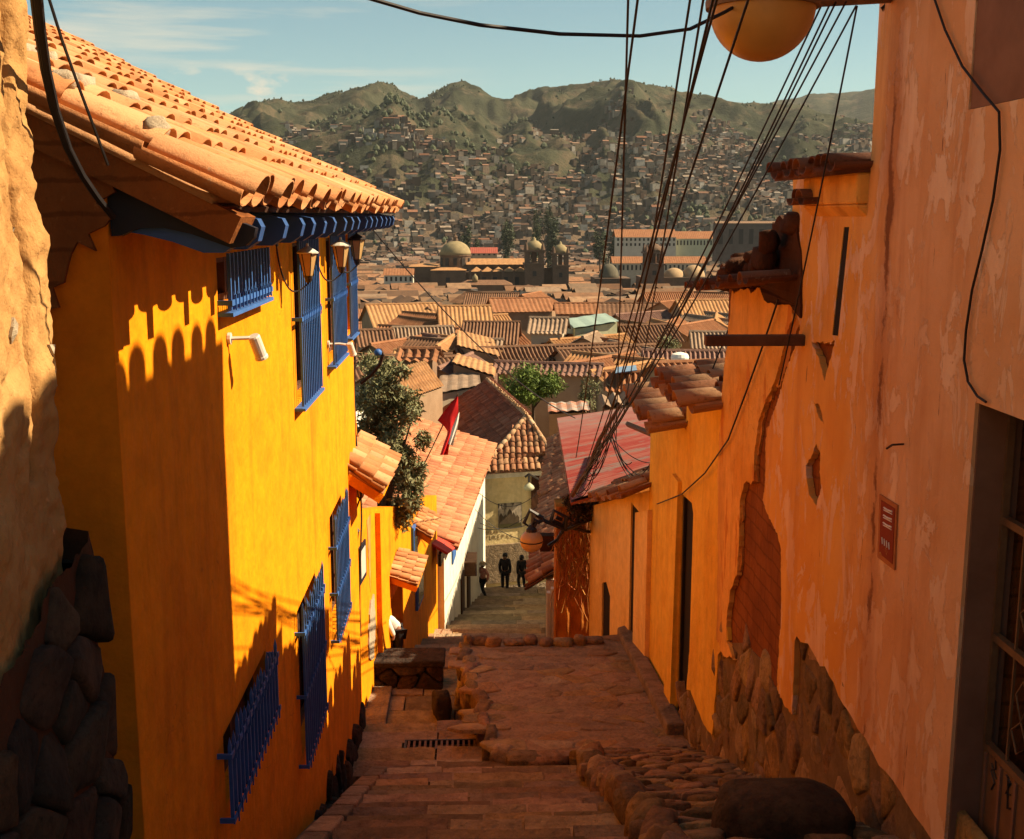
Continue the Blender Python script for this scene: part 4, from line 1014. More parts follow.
nb_ = t.bump(t.noise(24, 8, .7), .5, .014); nb_ = t.bump(pm_, .6, .006, nb_); nb_ = t.bump(t.noise(1.8, 4, .55), .5, .06, nb_); nb_ = t.bump(ck, -.8, .012, nb_)
m_sal = t.fin(c, .9, nb_, .15)
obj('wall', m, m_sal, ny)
# brown adobe core behind the plaster (near part)
m = MB(); 
m.box2((XR+.003, 1.6, -4.9), (XR+.5, DE0-.02, 2.75)); m.box2((XR+.003, dl.y+.012, -7.6), (XR+.5, YC, 2.75)); m.box2((XR+.003, DE0-.02, dtop+.03), (XR+.5, dl.y+.02, wz0-.02)); m.box2((XR+.003, DE0-.02, wz0-.02), (XR+.5, wy0-.02, 2.75)); m.box2((XR+.003, wy1+.02, wz0-.02), (XR+.5, dl.y+.02, 2.75))
obj('adobe_core', m, m_adobe, ny)
m = MB(); m.plate([H3], lambda u, v, h: WR(u, v, h-.0), .044); obj('slit_dark_plate', m, m_dark, ny)  # dark plate fills the slit, its inner shade put into the colour
rr_ = MB(); rr_.box2((XR-.0, YC-.02, zc-.3), (7.0, YC+.05, 2.75)); obj('end_wall', rr_, m_sal, ny)
# window panel in the upper right
wn = MB(); wn.box2((XR-.042, wy0-.0, wz0+.004), (XR+.0, wy1-.004, 2.395)); wn_o = obj('window', wn, m_reveal, ny)
# door: reveal, frame, grille, panel
dd = MB(); yv0, yv1 = DE0, dl.y
dd.box2((XR-.03, yv1-.015, -4.8), (XR+.20, yv1+.0, dtop+.0)); dd.box2((XR-.0, yv0, dtop-.0+.002), (XR+.20, yv1-.02, dtop+.014))
rv = obj('door_reveal', dd, m_reveal, ny)
dk = MB(); dk.box2((XR+.38, DE0-.1, -5), (XR+.42, dl.y+.06, dtop+.1)); dr = obj('door', dk, m_dark, ny)
g = MB(); xg = XR+.135; yd1 = dl.y-.02; yd0 = DE0+.02; zb_ = -4.6
zr1 = onX(1000, 517, xg).z; zr2 = onX(1000, 640, xg).z; zr3 = onX(995, 752, xg).z
for zq in (dtop-.04, zr1, zr2, zr3): g.box2((xg-.02, yd0, zq-.02), (xg+.02, yd1, zq+.02))
nb = 5
for i in range(nb+1):
    yy_ = yd0+(yd1-yd0)*i/nb; w_ = .02 if i in (0, nb) else .007
    g.box2((xg-w_*.9, yy_-w_, zr3+.02), (xg+w_*.9, yy_+w_, dtop-.06))
obj('grille', g, m_grille, dr)
g = MB()
for zc_ in ((dtop+zr1)/2, (zr1+zr2)/2, (zr2+zr3)/2):
    for k in (1, 3):
        yc_ = yd1-(yd1-yd0)*(k)/nb*1.0-.12
        for P_ in ([(0,.2),(.07,.1),(0,-.02),(-.06,.1),(0,.2)], [(.0,-.02),(.09,-.1),(.02,-.2),(-.08,-.12),(0,-.02)]):
            g.tube([(xg-.004, yc_+p, zc_+q) for p, q in P_], .006, 5)
        obj('grille_ornament', g, m_grille, dr); g = MB()
g = MB(); g.box2((xg-.012, yd0, -4.8), (xg+.012, yd1, zr3-.03)); pn = obj('lower_panel', g, m_panel, dr)
g = MB()
for i in range(7):
    yy_ = yd1-.05-i*.17; g.box2((xg-.024, yy_-.012, -4.8), (xg-.0125, yy_+.012, zr3-.03))
obj('panel_ribs', g, m_reveal, pn)
g = MB()                               # black tag scrawls on the panel
for (yo, zo, P_) in ((.11,-.12,[[(0,.1),(-.04,.12),(-.05,.05),(0,.02),(-.05,-.03),(-.02,-.08)],[(.0,.06),(-.06,.0)]]),(.28,-.14,[[(0,.1),(-.05,.08),(-.01,.0),(-.06,.02)],[(-.02,.1),(-.04,-.07),(-.07,-.05)]])):
    for st_ in P_: g.tube([(xg-.016, yd1-yo+p, zr3+zo+q) for p, q in st_], .005, 4)
    obj('scrawl', g, m_black, pn); g = MB()
# roof of the tall building (throws the wavy shade on the left walls)
m = MB(); ze = 2.64
tiles(m, (XR-.28, 1.2, ze), (0,1,0), V((1,0,.45)), int((YC+.05-1.2)/.37), 5, .37, .44, .145, 7, True, .055)
m.slab([(XR-.25,1.2,ze-.03),(XR-.25,YC+.1,ze-.03),(XR+4.5,YC+.1,ze+2.1),(XR+4.5,1.2,ze+2.1)], .06)
obj('roof', m, m_tile, ny, smooth=True, fix=False)
# red painted sign on the salmon wall
sg = thing('wall_sign', 'small faded red sign with white lettering on the salmon wall', 'sign', PX([(897,540)]) and (XR-.03, PX([(897,540)])[0][0], PX([(897,568)])[0][1]))
q = PX([(889,494),(907,505),(904,570),(887,557)])
m = MB(); m.plate([q], lambda u, v, h: WR(u, v, .051+h), .012); obj('board', m, simple('sign_pale_border', (.50,.19,.06), (.40,.14,.045), 8), sg)
q2 = PX([(891.5,500),(905.5,508.5),(903,564),(889.5,553)])
m = MB(); m.plate([q2], lambda u, v, h: WR(u, v, .063+h), .004)
t = NT('sign_red'); wear = t.ramp(t.noise(9, 6, .7), .54, .6); zz_ = t.ramp(t.sep(2), .05, .22, 1, 0)
m_sign = t.fin(t.mix(t.math('MULTIPLY', wear, zz_), (.25,.03,.012), (.48,.27,.08)), .8)
face = obj('face', m, m_sign, sg)
m = MB()
def sgp(a, b):            # point on the sign, a across (0..1), b down (0..1)
    (x0,y0),(x1,y1),(x2,y2),(x3,y3) = q2
    u = (x0+(x1-x0)*a)*(1-b)+(x3+(x2-x3)*a)*b; v = (y0+(y1-y0)*a)*(1-b)+(y3+(y2-y3)*a)*b
    return WR(u, v, .0685)
for k in range(3):
    b0 = .10+k*.14
    m.tube([sgp(.25,b0), sgp(.5,b0+.005), sgp(.85,b0-.02)], .006, 4)
    m.tube([sgp(.25,b0+.045), sgp(.85,b0+.025)], .004, 4); obj('letter_line', m, m_whiteflag, face); m = MB()
for k in range(4): m.tube([sgp(.2+.17*k,.66), sgp(.25+.17*k,.78)], .005, 4)
obj('letter_line', m, m_whiteflag, face)
nl = MB(); a = PX([(912,444)])[0]; nl.tube([WR(a[0],a[1],.04), WR(a[0]-.0,a[1]-.005,.12), WR(a[0]-.08,a[1]-.01,.18)], .007, 5)
solo('iron_spike', nl, m_black, 'rusty iron spike sticking out of the salmon wall above the red sign', 'spike')
# ------------------------------------------------------------------ adobe house beyond
ah = thing('adobe_house', 'crumbling ochre adobe house with exposed brown mud and stone footing', 'house', (3, 9.6, -6))
YB = onX(722, 500, XR).y
m = MB(); tops = [(YC+.06,zc-.02),(onX(797,230,XR).y,zc-.02),(onX(797,260,XR).y,onX(797,290,XR).z),(YB,onX(735,290,XR).z)]
m.plate([[(YC+.06,-7.6)]+[(YB,-7.6)][:0]+tops+[(YB,-7.6)]], lambda u, v, h: V((XR+.5-h*.497, u, v)), 1, back=True)
obj('adobe_wall', m, m_adobe, ah)
P1 = [(737,291),(760,290),(778,296),(797,300),(799,318),(790,345),(783,372),(772,398),(764,420),(760,450),(759,481),(749,484),(745,500),(744,546),(742,575),(735,590),(732,612),(731,640),(738,660),(726,652),(721,640),(722,560),(722,470),(728,380)]
m = MB(); m.plate([jag(jag(PX(P1), .03, .12), .010, .025)], WR, .05); obj('plaster_patch', m, m_ochre, ah)
m = MB(); cx0 = sum(p[0] for p in PX(P1))/len(P1); m.plate([jag(jag([(cx0+(p[0]-cx0)*1.10, p[1]) for p in PX(P1)], .06, .14), .015, .03)], WR, .022); obj('undercoat', m, m_oldpl, ah)
P2 = [(775,430),(797,412),(797,440),(792,480),(787,530),(784,542),(772,511),(769,498),(768,455)]
m = MB(); m.plate([jag(PX([(768,428),(795,405),(797,425),(793,478),(788,520),(785,541),(778,528),(771,511),(768,498)]), .015, .06)], WR, .016); obj('old_plaster', m, m_oldpl, ah)
m = MB(); m.plate([jag(PX([(722,470),(724,470),(732,640),(722,655),(720,690),(716,735),(708,725),(700,706),(694,690),(690,690),(700,560)]), .012, .07)], WR, .045); 
pc = obj('plaster_corner', m, m_houseb, ah)
sm = MB(); ye0, ye1 = onX(783, 640, XR).y, onX(732, 640, XR).y
bot = PX([(676,712),(700,690),(722,640),(745,640),(765,660),(782,700),(798,712),(803,636),(836,676),(865,729),(894,770),(940,839)])
bot = sorted(bot)
stones(sm, cells(4.8, 14.3, -8, -3.2, .33, .9, jit=.5), lambda u, v, h: WR(u, v, h-.035), .058, .006, lambda x, y: y < pw(bot, x)+(-.02 if ye0 < x < ye1 else .14), rings=((1.,-.3),(.99,.6),(.93,.88),(.7,1.)), rough=.15, rc=.08)
obj('stone_footing', sm, m_stone, ah, smooth=True)
fm = MB(); fm.plate([[(4.8,-8)]+[(14.3,-8)]+[(x, y-.03) for x, y in reversed(bot) if 4.8 < x < 14.3]], lambda u, v, h: WR(u, v, h-.004), .012); obj('footing_mortar', fm, m_mortar, ah)
m = MB(); m.box2((XR+.01, YC+.1, -7.9), (XR+.4, YB, -4.2)); obj('footing_core', m, m_darkadobe, ah)
# cornice block and the tile row above it
a = onX(800, 200, XR); b = onX(877, 200, XR)
zc0 = onX(840, 208, XR).z; zc1 = onX(840, 180, XR).z
m = MB(); y0c, y1c = YC+.02, onX(803,200,XR-.12).y
m.hexa([(XR-.03,y0c,zc0-.08),(XR-.03,y1c,zc0-.08),(XR+.4,y1c,zc0-.08),(XR+.4,y0c,zc0-.08)], [(XR-.13,y0c,zc0+.02),(XR-.13,y1c,zc0+.02),(XR+.4,y1c,zc0+.02),(XR+.4,y0c,zc0+.02)])
m.box2((XR-.125,y0c,zc0+.021),(XR+.4,y1c,zc1+.03)); obj('cornice', m, m_ochre, ah, bevel=.02, fix=True)
m = MB(); ze = zc1+.03
tiles(m, (XR-.30, YC+.03, ze), (0,1,0), V((1,0,.09)), 8, 4, (y1c+.30-YC)/8, .42, .11, 8, True, .03); m.slab([(XR-.28,YC+.0,ze-.02),(XR-.28,y1c+.25,ze-.02),(XR+2.6,y1c+.25,ze+.22),(XR+2.6,YC,ze+.22)], .06)
obj('roof', m, m_tiledark, ah, smooth=True)
# collapsed dark mud and tile ends left of the cornice
m = MB(); 
m.plate([jag(PX([(720,283),(722,270),(745,257),(760,250),(775,243),(777,222),(797,214),(803,222),(806,262),(806,318),(797,305),(770,300),(765,287),(750,284),(742,290)], XR-.02), .03, .08)], lambda u, v, h: V((XR+.35-h*.42+.03*noise.noise(V((u*5,v*5,0))), u, v)), 1, back=True)
obj('collapsed_mud', m, m_darkadobe, ah)
m = MB(); rb = random.Random(9)
for i in range(26):
    u = rb.uniform(onX(800,250,XR).y, YB+.3); v = pw([(onX(800,250,XR).y,-.15),(onX(775,250,XR).y,-.36),(YB,-.60),(YB+1,-.66)], u)+rb.uniform(-.12,.1)
    boulder(m, (XR-.1+rb.uniform(-.1,.3), u, v), (rb.uniform(.14,.34), rb.uniform(.15,.4), rb.uniform(.1,.22)), rb, 2, .35)
obj('mud_rubble', m, m_darkadobe, ah, smooth=True)
m = MB(); e0 = V((XR-.42, onX(803,250,XR).y, onX(790,285,XR).z+.02))
tiles(m, e0, V((0,1,-.09)), V((1,0,.12)), 9, 3, .30, .42, .10, 7, True, .05, miss=.1); obj('broken_tiles', m, m_tiledark, ah, smooth=True); m = MB(); tiles(m, (XR-.2, onX(803,250,XR-.2).y, onX(790,205,XR-.2).z), (0,1,0), V((1,0,.1)), 2, 3, .26, .4, .10, 7, True, .03)
obj('broken_tiles', m, m_tiledark, ah, smooth=True)
# old timber beam sticking out
bm_ = MB(); w0 = onX(816, 340, XR+.05); tip = at(705, 338.5, w0.y); bm_.box(((w0.x+tip.x)/2+.1, w0.y, w0.z), (w0.x-tip.x+.2, .10, .085))
solo('wooden_beam', bm_, m_wood2, 'dark wooden beam jutting straight out of the ochre wall', 'beam', bevel=.01)
# ------------------------------------------------------------------ golden house (door, pilaster) and the paler one beyond
gh = thing('golden_house', 'golden yellow house with narrow doorway and stepped tile coping on the right', 'house', (3.2, 14.5, -7))
X2 = XR+.02
ya, yb_ = YB-.02, onX(657, 420, X2).y; ys = onX(687, 395, X2).y
yd0_, yd1_ = onX(692, 560, X2).y, onX(680, 560, X2).y
zd = onX(688, 498, X2).z; yk0, yk1 = onX(668, 600, X2).y, onX(656, 600, X2).y
zt1 = onX(705, 393, X2).z; zt2 = onX(665, 408, X2).z
yend = onX(640, 500, X2).y
m = MB(); m.plate([[(ya,-7.7),(yd0_,-7.7),(yd0_,zd-.1),(yd0_+.12,zd),(yd1_,zd-.05),(yd1_,-7.7),(yb_+.6,-8.2),(yb_+.6,zt2),(ys,zt2),(ys,zt1),(ya,zt1)]], lambda u, v, h: V((X2+.4-.4*h, u, v)), 1, back=True)
obj('wall', m, m_houseb, gh)
m = MB(); m.box2((X2+.06, yd0_-.1, -7.8), (X2+.09, yd1_+.1, zd+.1)); obj('door', m, m_dark, gh)
m = MB(); m.box2((X2+.02, yd1_-.08, -7.7), (X2+.055, yd1_-.01, zd-.1)); obj('door_post', m, m_black, gh)
m = MB(); ye_ = onX(683,700,X2).y; m.hexa([(X2-.09,yd1_+.02,-7.4),(X2+.0,yd1_+.02,-7.4),(X2+.0,yd1_+.55,-7.4),(X2-.09,yd1_+.55,-7.4)], [(X2-.05,yd1_+.02,zd+.1),(X2+.0,yd1_+.02,zd+.1),(X2+.0,yd1_+.5,zd+.1),(X2-.05,yd1_+.5,zd+.1)]); obj('buttress', m, m_houseb, gh, fix=True)
for (u0, u1, z, n) in ((ys, ya+.1, zt1, 5), (yb_+.55, ys+.1, zt2, 6)):
    m = MB(); u0, u1 = min(u0,u1), max(u0,u1)
    tiles(m, (X2-.42, u0, z-.02), (0,1,0), V((1,0,.17)), n, 3, (u1-u0)/n, .48, (u1-u0)/n*.44, 8, True, .05)
    m.slab([(X2-.3,u0,z-.0),(X2-.3,u1,z-.0),(X2+1.2,u1,z+.22),(X2+1.2,u0,z+.22)], .05)
    obj('coping_tiles', m, m_tileold, gh, smooth=True)
# pale house: wall bends towards the alley
Q0 = V((X2+.0, yb_+.62, 0)); q_ = at(590, 560, 22.3); Q1 = V((q_.x, 22.3, 0))
wd2 = (Q1-Q0); L2 = wd2.length; wd2.normalize(); wn2 = V((-wd2.y, wd2.x, 0))
if wn2.x > 0: wn2 = -wn2
def on2(px, py, off=0.):
    d = ray(px, py); q = Q0+wn2*off; t = q.dot(wn2)/d.dot(wn2); p = d*t; return ((p-Q0).dot(wd2), p.z)
F2 = lambda u, v, h: Q0+wd2*u+wn2*h+V((0,0,v))
ph = thing('pale_house', 'pale golden house with two dark doors under ragged tiles and red metal roof', 'house', (2.6, 20, -8.5))
dA0, dA1 = on2(640, 560)[0], on2(630, 560)[0]; dB0, dB1 = on2(610, 600)[0], on2(602, 600)[0]
zdA = on2(635, 507)[1]; zdB = on2(606, 584)[1]
zL = on2(592, 508)[1]; zR_ = on2(652, 500)[1]
m = MB(); m.plate([[(0,-9),(dA0,-9),(dA0,zdA),(dA1,zdA),(dA1,-9),(dB0,-9.3),(dB0,zdB-.1),((dB0+dB1)/2,zdB+.05),(dB1,zdB-.1),(dB1,-9.6),(L2,-9.8),(L2,zL),(0,zR_+.1)]], lambda u, v, h: F2(u, v, h*.35-.35), 1, back=True)
obj('wall', m, m_housea, ph)
for a, b, z, mt in ((dA0, dA1, zdA, m_dark), (dB0, dB1, zdB, m_dark)):
    m = MB(); m.plate([[(a-.05,-9.6),(b+.05,-9.6),(b+.05,z+.05),(a-.05,z+.05)]], lambda u, v, h: F2(u, v, h-.06), .03); obj('door', m, mt, ph)
m = MB(); m.plate([[(dA0-.9,-9),(dA0-.02,-9),(dA0-.02,zdA+.03),(dA0-.9,zdA+.3)]], lambda u, v, h: F2(u, v, h), .1); obj('pilaster', m, m_housea, ph)
e0 = F2(-.05, zR_+.02, .42); e1 = F2(L2+.35, zL-.02, .42); upv = (F2(0,0,-1.1)-F2(0,0,.42))+V((0,0,.62))
m = MB(); n = 9; tiles(m, e0, e1-e0, upv, n, 3, (e1-e0).length/n, upv.length/3, .15, 7, True, .06, miss=.08)
m.slab([e0-V((0,0,.03)), e1-V((0,0,.03)), e1+upv-V((0,0,.03)), e0+upv-V((0,0,.03))], .06); obj('eave_tiles', m, m_tileold, ph, smooth=True)
# red corrugated sheet roof: bilinear sheet with ribs running up the slope
r00 = at(571, 500, 20); r10 = at(557, 418, 28); r01 = at(664, 473, 20); r11 = at(664, 402, 28)
nA, nB = 260, 10; vs = []
for i in range(nA+1):
    a = i/nA
    for j in range(nB+1):
        b = j/nB; p = (r00*(1-a)+r10*a)*(1-b)+(r01*(1-a)+r11*a)*b
        vs.append(p+V((0,0,.022*sin(a*2*pi*52))))
fs = [(i*(nB+1)+j, i*(nB+1)+j+1, (i+1)*(nB+1)+j+1, (i+1)*(nB+1)+j) for i in range(nA) for j in range(nB)]
m = MB(); m.add(vs, fs); 
q = [r00-V((0,0,.05)), r10-V((0,0,.05)), r11-V((0,0,.05)), r01-V((0,0,.05))]; m.add(q+[p-V((0,0,.05)) for p in q], [(0,1,2,3),(4,5,6,7),(0,1,5,4),(1,2,6,5),(2,3,7,6),(3,0,4,7)])
t = NT('red_corrugated'); grain = t.noise(2.2, 7, .65, (.5, .5, 3)); str_ = t.noise(1.2, 6, .7, (.35, 2.6, 2.6))
c = t.mix(t.ramp(str_, .44, .56), (.30,.045,.03), (.34,.10,.07)); c = t.mix(t.ramp(t.noise(1.1, 7, .7, (.5,2.,2.)), .53, .6, 0, .85), c, (.24,.16,.13))
c = t.mix(t.ramp(t.sep(1), 4.6, 7.8, 0, .9), c, t.mix(.6, c, (.30,.20,.17)))
m_redroof = t.fin(c, .55, t.bump(grain, .2, .01), .4)
obj('metal_roof', m, m_redroof, ph, smooth=True)
bmz = MB(); bmz.tube([at(628, 424, 23), at(660, 437, 19)], .06, 5); obj('roof_pole', bmz, m_wood2, ph)
# mud wall overgrown with dry roots
sw = thing('straw_mud_wall', 'orange mud wall hung with dry straw and topped by withered plants', 'mud wall', (1.8, 22, -8.5))
s0 = at(556.5, 560, 22.4); s1 = at(591, 560, 22.35); tz0 = at(560, 508, 22.4).z
m = MB(); nu, nv = 24, 60; vs = []
for j in range(nv+1):
    for i in range(nu+1):
        x = s0.x+(s1.x-s0.x)*i/nu; z = -10+(tz0+10)*j/nv; vs.append((x, 22.42+.06*noise.noise(V((x*7, z*1.1, 0)))+.03*noise.noise(V((x*19, z*3, 5))), z))
m.add(vs, [(j*(nu+1)+i, j*(nu+1)+i+1, (j+1)*(nu+1)+i+1, (j+1)*(nu+1)+i) for j in range(nv) for i in range(nu)]); 
m.box2((s0.x,22.5,-10),(s1.x,23.2,tz0)); m.box2((s1.x+.32,22.6,-10),(s1.x+2.4,26.2,-5.3))  # second box is unseen, added to block sun on the alley floor
m_orange = adobe('orange_mud', (.50,.18,.028), (.36,.11,.018), (.56,.24,.06)); obj('wall', m, m_orange, sw, smooth=True)
m = MB(); rs_ = random.Random(31)
for i in range(130):
    x = rs_.uniform(s0.x, s1.x); z = tz0-rs_.uniform(-.05,.9); L = rs_.uniform(.4,1.5); p = [(x+rs_.uniform(-.05,.05)*k, 22.36-.03*rs_.random(), z-L*k/4) for k in range(5)]
    m.tube(p, rs_.uniform(.004,.011), 3)
obj('straw', m, m_straw, sw)
m = MB()
for (cx, cy, rr, nn) in ((570,499,.22,500),(578,503,.26,700),(590,500,.2,400),(580,512,.24,450),(585,516,.2,400),(572,520,.2,250)):
    crown(m, at(cx, cy, 22.2), (rr, .35, rr*.8), nn, .075, rs_, 7)
obj('dry_plants', m, m_grass, sw)
# low house on the right with long tiled roof along the alley
lh = thing('low_tiled_house', 'low house with weathered tile roof reaching along the right of the alley', 'house', (2.2, 33, -12))
e0 = at(528, 588, 26); e1 = at(549, 441, 44); upv = V((1.1, .3, .6))
m = MB(); n = 46; tiles(m, e0, e1-e0, upv, n, 3, (e1-e0).length/n, upv.length/3, .17, 6, True, .05, miss=.02)
obj('roof', m, m_tileold, lh, smooth=True)
m = MB(); rA = e0+upv*1.0; rB = e1+upv*1.0; m.slab([e0-V((0,0,.04)), e1-V((0,0,.04)), rB-V((0,0,.04)), rA-V((0,0,.04))], .06); m.slab([rA-V((0,0,.04)), rB-V((0,0,.04)), rB+V((2,0,-1)), rA+V((2,0,-1))], .06); obj('roof_boards', m, m_darkadobe, lh)
m = MB(); k = 40
for i in range(k):
    p = rA+(rB-rA)*(i/k); q = rA+(rB-rA)*((i+1.15)/k); m.tube([p+V((0,0,.05)), q+V((0,0,.05))], [.15,.12], 8)
obj('ridge_tiles', m, m_tilepale, lh, smooth=True)
m = MB(); m.hexa([(e0.x+.42,25.9,-10.8),(e0.x+2.5,25.9,-10.8),(e1.x+2.5,44,-15.5),(e1.x+.45,44,-15.5)], [(e0.x+.42,26.0,e0.z+.15),(e0.x+2.5,26.0,e0.z+.15),(e1.x+2.5,44,e1.z+.15),(e1.x+.45,44,e1.z+.15)]); obj('wall', m, m_white, lh, fix=True)
m = MB(); p = at(551, 620, 25.4); m.box2((p.x-.10,25.3,-10.5),(p.x-.02,25.5,at(551,592,25.4).z)); m.box2((p.x+.0,25.3,-10.5),(p.x+.09,25.5,at(551,588,25.4).z)); obj('door_jamb', m, m_white, lh)
m = MB(); bx0 = at(556,548,24); m.box2((bx0.x-.35,23.9,bx0.z-.05),(bx0.x+.4,24.15,bx0.z+.3)); obj('beam_end', m, m_darkadobe, lh)
# ------------------------------------------------------------------ street lamp with square scrolls
sl = thing('street_lamp', 'cream globe street lamp on a black square scroll bracket', 'street lamp', at(588, 530, 22.3))
gc = at(531.5, 541, 20.8); rr = 11.5/F*21.5
m = MB(); m.lathe(gc, [(rr*sin(pi*i/16), -rr*cos(pi*i/16)) for i in range(1, 16)], 20); obj('globe', m, m_globecream, sl, smooth=True)
m = MB(); m.lathe(gc, [(rr*1.01,-.012),(rr*1.04,0),(rr*1.01,.012)], 20); m.lathe(gc+V((0,0,rr*.9)), [(.11,-.02),(.10,.04),(.06,.08),(.04,.12)], 12); obj('collar', m, m_black, sl)
m = MB()
def spiral(pts, Y): m.tube([at(x, y, Y) for x, y in pts], .036, 4)
spiral([(543,518),(530,510),(524,523),(531,528),(534,519),(540,523)], 20.8)
spiral([(536,515),(545,521),(557,526),(566,530)], 20.9); spiral([(531,531),(536,523),(543,520)], 20.8)
spiral([(550,524),(554,510.5),(566,517),(563,525),(553,520.5)], 20.9); spiral([(565,531),(566,518)], 20.9); spiral([(556,517),(562,520)],20.9)
m.tube([at(548,546,21), at(557,540,21.1), at(563,530,21.1), at(572,528,21.8), at(590,532,22.3)], .035, 5)
m.tube([at(566,530,20.9), at(590,520,22.3)], .03, 5)
obj('bracket', m, m_black, sl)
s2 = thing('street_lamp', 'small pale hanging lamp high against the mural wall', 'street lamp', at(529, 470, 46))
m = MB(); m.tube([at(529,475,46), at(529,482,46)], .06, 6); m.tube([at(525,477,46), at(529,474,46), at(538,479,46.6)], .05, 5); obj('bracket', m, m_black, s2)
m = MB(); c = at(529, 487, 46); m.lathe(c, [(.18,-.12),(.23,-.04),(.18,.06),(.05,.17)], 14); obj('shade', m, simple('pale_green_shade', (.42,.42,.28), (.36,.36,.24), 4, .5, 0), s2, smooth=True)
# big globe lamp at the top of the picture
bgl = thing('globe_lamp', 'large amber globe lamp with metal collar on an arm from the salmon building', 'street lamp', (XR, YC-.3, at(890, -6, YC-.3).z))
Yg = 5.7; gc = at(762.5, 6, Yg); rr = 50/F*5.75
m = MB(); m.lathe(gc, [(rr*sin(pi*i/28)*(1 if i < 16 else 1), -rr*cos(pi*i/28)*1.02) for i in range(1, 16)], 40); obj('globe', m, m_globe, bgl, smooth=True)
m = MB(); m.lathe(gc+V((0,0,.0)), [(rr*1.0,-.012),(rr*1.07,-.012),(rr*1.08,.02),(rr*1.05,.05),(rr*.9,.10),(rr*.5,.17),(rr*.2,.2)], 36); obj('collar', m, m_grille, bgl, smooth=False)
m = MB(); w_ = V((XR+.02, YC-.12, at(893, -2, YC-.12).z)); m.tube([gc+V((0,0,.19)), gc+V((.12,.05,.24)), V((XR-.55,YC-.35,w_.z+.07)), w_], .035, 8); 
m.tube([at(815,2,6.6), w_+V((0,0,.0))], .028, 8); m.box2((XR-.035,YC-.35,w_.z-.14),(XR-.001,YC-.03,w_.z+.35)); obj('arm', m, m_grille, bgl)
m = MB(); c0 = at(893, 12, YC-.1)
for k in range(3): m.tube([c0+V((-.07*cos(a*.55+k*.3)*(1+.2*k)+.03, -.02+.02*k, .10*sin(a*.55+k)-.03*k)) for a in range(13)], .009, 5)
obj('coiled_wire', m, m_wire, bgl)
# ------------------------------------------------------------------ cables
CG = 'overhead cables strung down the alley'
def cable(p, q, sag, r, label, name='overhead_cable', group=CG, n=26, wob=0., thin=None):
    p = V(p); q = V(q); pts = []
    for i in range(n+1):
        s = i/n; c = p+(q-p)*s; c.z -= sag*4*s*(1-s)
        if wob: c += V((sin(s*9)*wob, 0, sin(s*13+1)*wob))
        pts.append(c)
    m = MB(); m.tube(pts, r if thin is None else [r+(thin-r)*i/n for i in range(n+1)], 5)
    return solo(name, m, m_wire, label, 'cable', group, loc=tuple(p))
JY = 19.3
PA, PB = at(572,496,19.6), at(621,404,19.0)
rt0 = random.Random(2)
PP = lambda k: PA+(PB-PA)*k
sh = 'thin black overhead cable running down the alley in the bundle above the rooftops'
# left bundle (top edge 625-715) converging on the straw wall
for (x0, y0, k, ya_, sg, far) in ((628,-14,.62,4.6,.10,0),(633,-14,.35,4.4,.14,0),(686,-14,.90,4.6,.12,0),(698,-12,.42,4.2,.2,0),(704,-12,.30,4.3,.16,0),(700,-14,.98,4.5,.1,0),(716,28,.12,4.6,.2,0)):
    p = at(x0, y0, ya_); q = PP(k)+V((rt0.uniform(-.25,.3), rt0.uniform(-.3,.3), rt0.uniform(-.1,.15))); p = p+(p-q)*((p.y+5)/(q.y-p.y)); cable(p, q, sg*1.5, .003, sh, thin=.0085, n=34)
for (x0, y0, k, sg) in ((824,0,.28,.18),(836,2,.36,.22),(830,4,.18,.25),(856,6,.5,.2),(846,2,.97,.1)):
    cable(at(x0, y0, 6.7), PP(k), sg, .006, sh, thin=.012)
cable(at(857,6,6.7), at(779,190+195,8.9), .06, .006, 'thin black cable dropping in front of the cornice of the ochre house', group=None)
cable(at(740,300,12.2), at(655,514,17.2), -.0, .009, 'black cable crossing the golden house wall diagonally', group=None)
m = MB(); m.tube([onX(x, y, XR-.09) for x, y in ((778,300),(763,345),(745,395),(728,440))]+[onX(x, y, XR-.05) for x, y in ((705,473),(682,494),(657,504))], .009, 5); solo('overhead_cable', m, m_wire, 'black cable drooping along the ochre and golden walls', 'cable')
m = MB(); m.tube([at(150,-110,4.3), at(290,-28,4.4), at(365,-3,4.5), at(420,13,4.6), at(480,25,4.7), at(560,34,4.9), at(640,36,5.1), at(690,29,5.3), at(725,12,5.5), at(748,-1,5.6)], .0085, 6); solo('overhead_cable', m, m_wire, 'thick black cable sagging across the top of the sky to the globe lamp', 'cable')
m = MB(); m.tube([onX(x, y, XR-.07) for x, y in ((932,-8),(945,30),(962,66),(982,92),(999,112),(1000,150),(993,200),(982,250),(972,290),(966,330),(964,360),(968,382),(977,396),(986,402))], .007, 5); solo('wall_cable', m, m_wire, 'thin dark cable curving down the salmon wall to the door corner', 'cable')
for k, (dx, r) in enumerate(((0,.016),(3,.012),(-3,.013))):
    m = MB(); m.tube([at(x+dx*(1-i/7), y, 4.25+.12*i) for i, (x, y) in enumerate(((36,-8),(40,30),(46,70),(55,110),(68,148),(82,175),(97,197),(113,217)))], r, 6)
    solo('cable_bundle', m, m_wire, 'thick black cable of the bundle drooping past the mud wall to the gable', 'cable', 'cables at the left gable')
m = MB(); m.tube([at(x, y, 4.3+.1*i) for i, (x, y) in enumerate(((47,-8),(62,40),(80,90),(95,130),(108,165)))], .006, 5); solo('overhead_cable', m, m_wire, 'single thin cable in front of the near roof tiles at left', 'cable')
p = at(355, 208, 14.6); cable(p, at(575, 418, 26), .35, .008, 'thin cable slanting from the far end of the yellow eave over the rooftops', group=None, thin=.014)
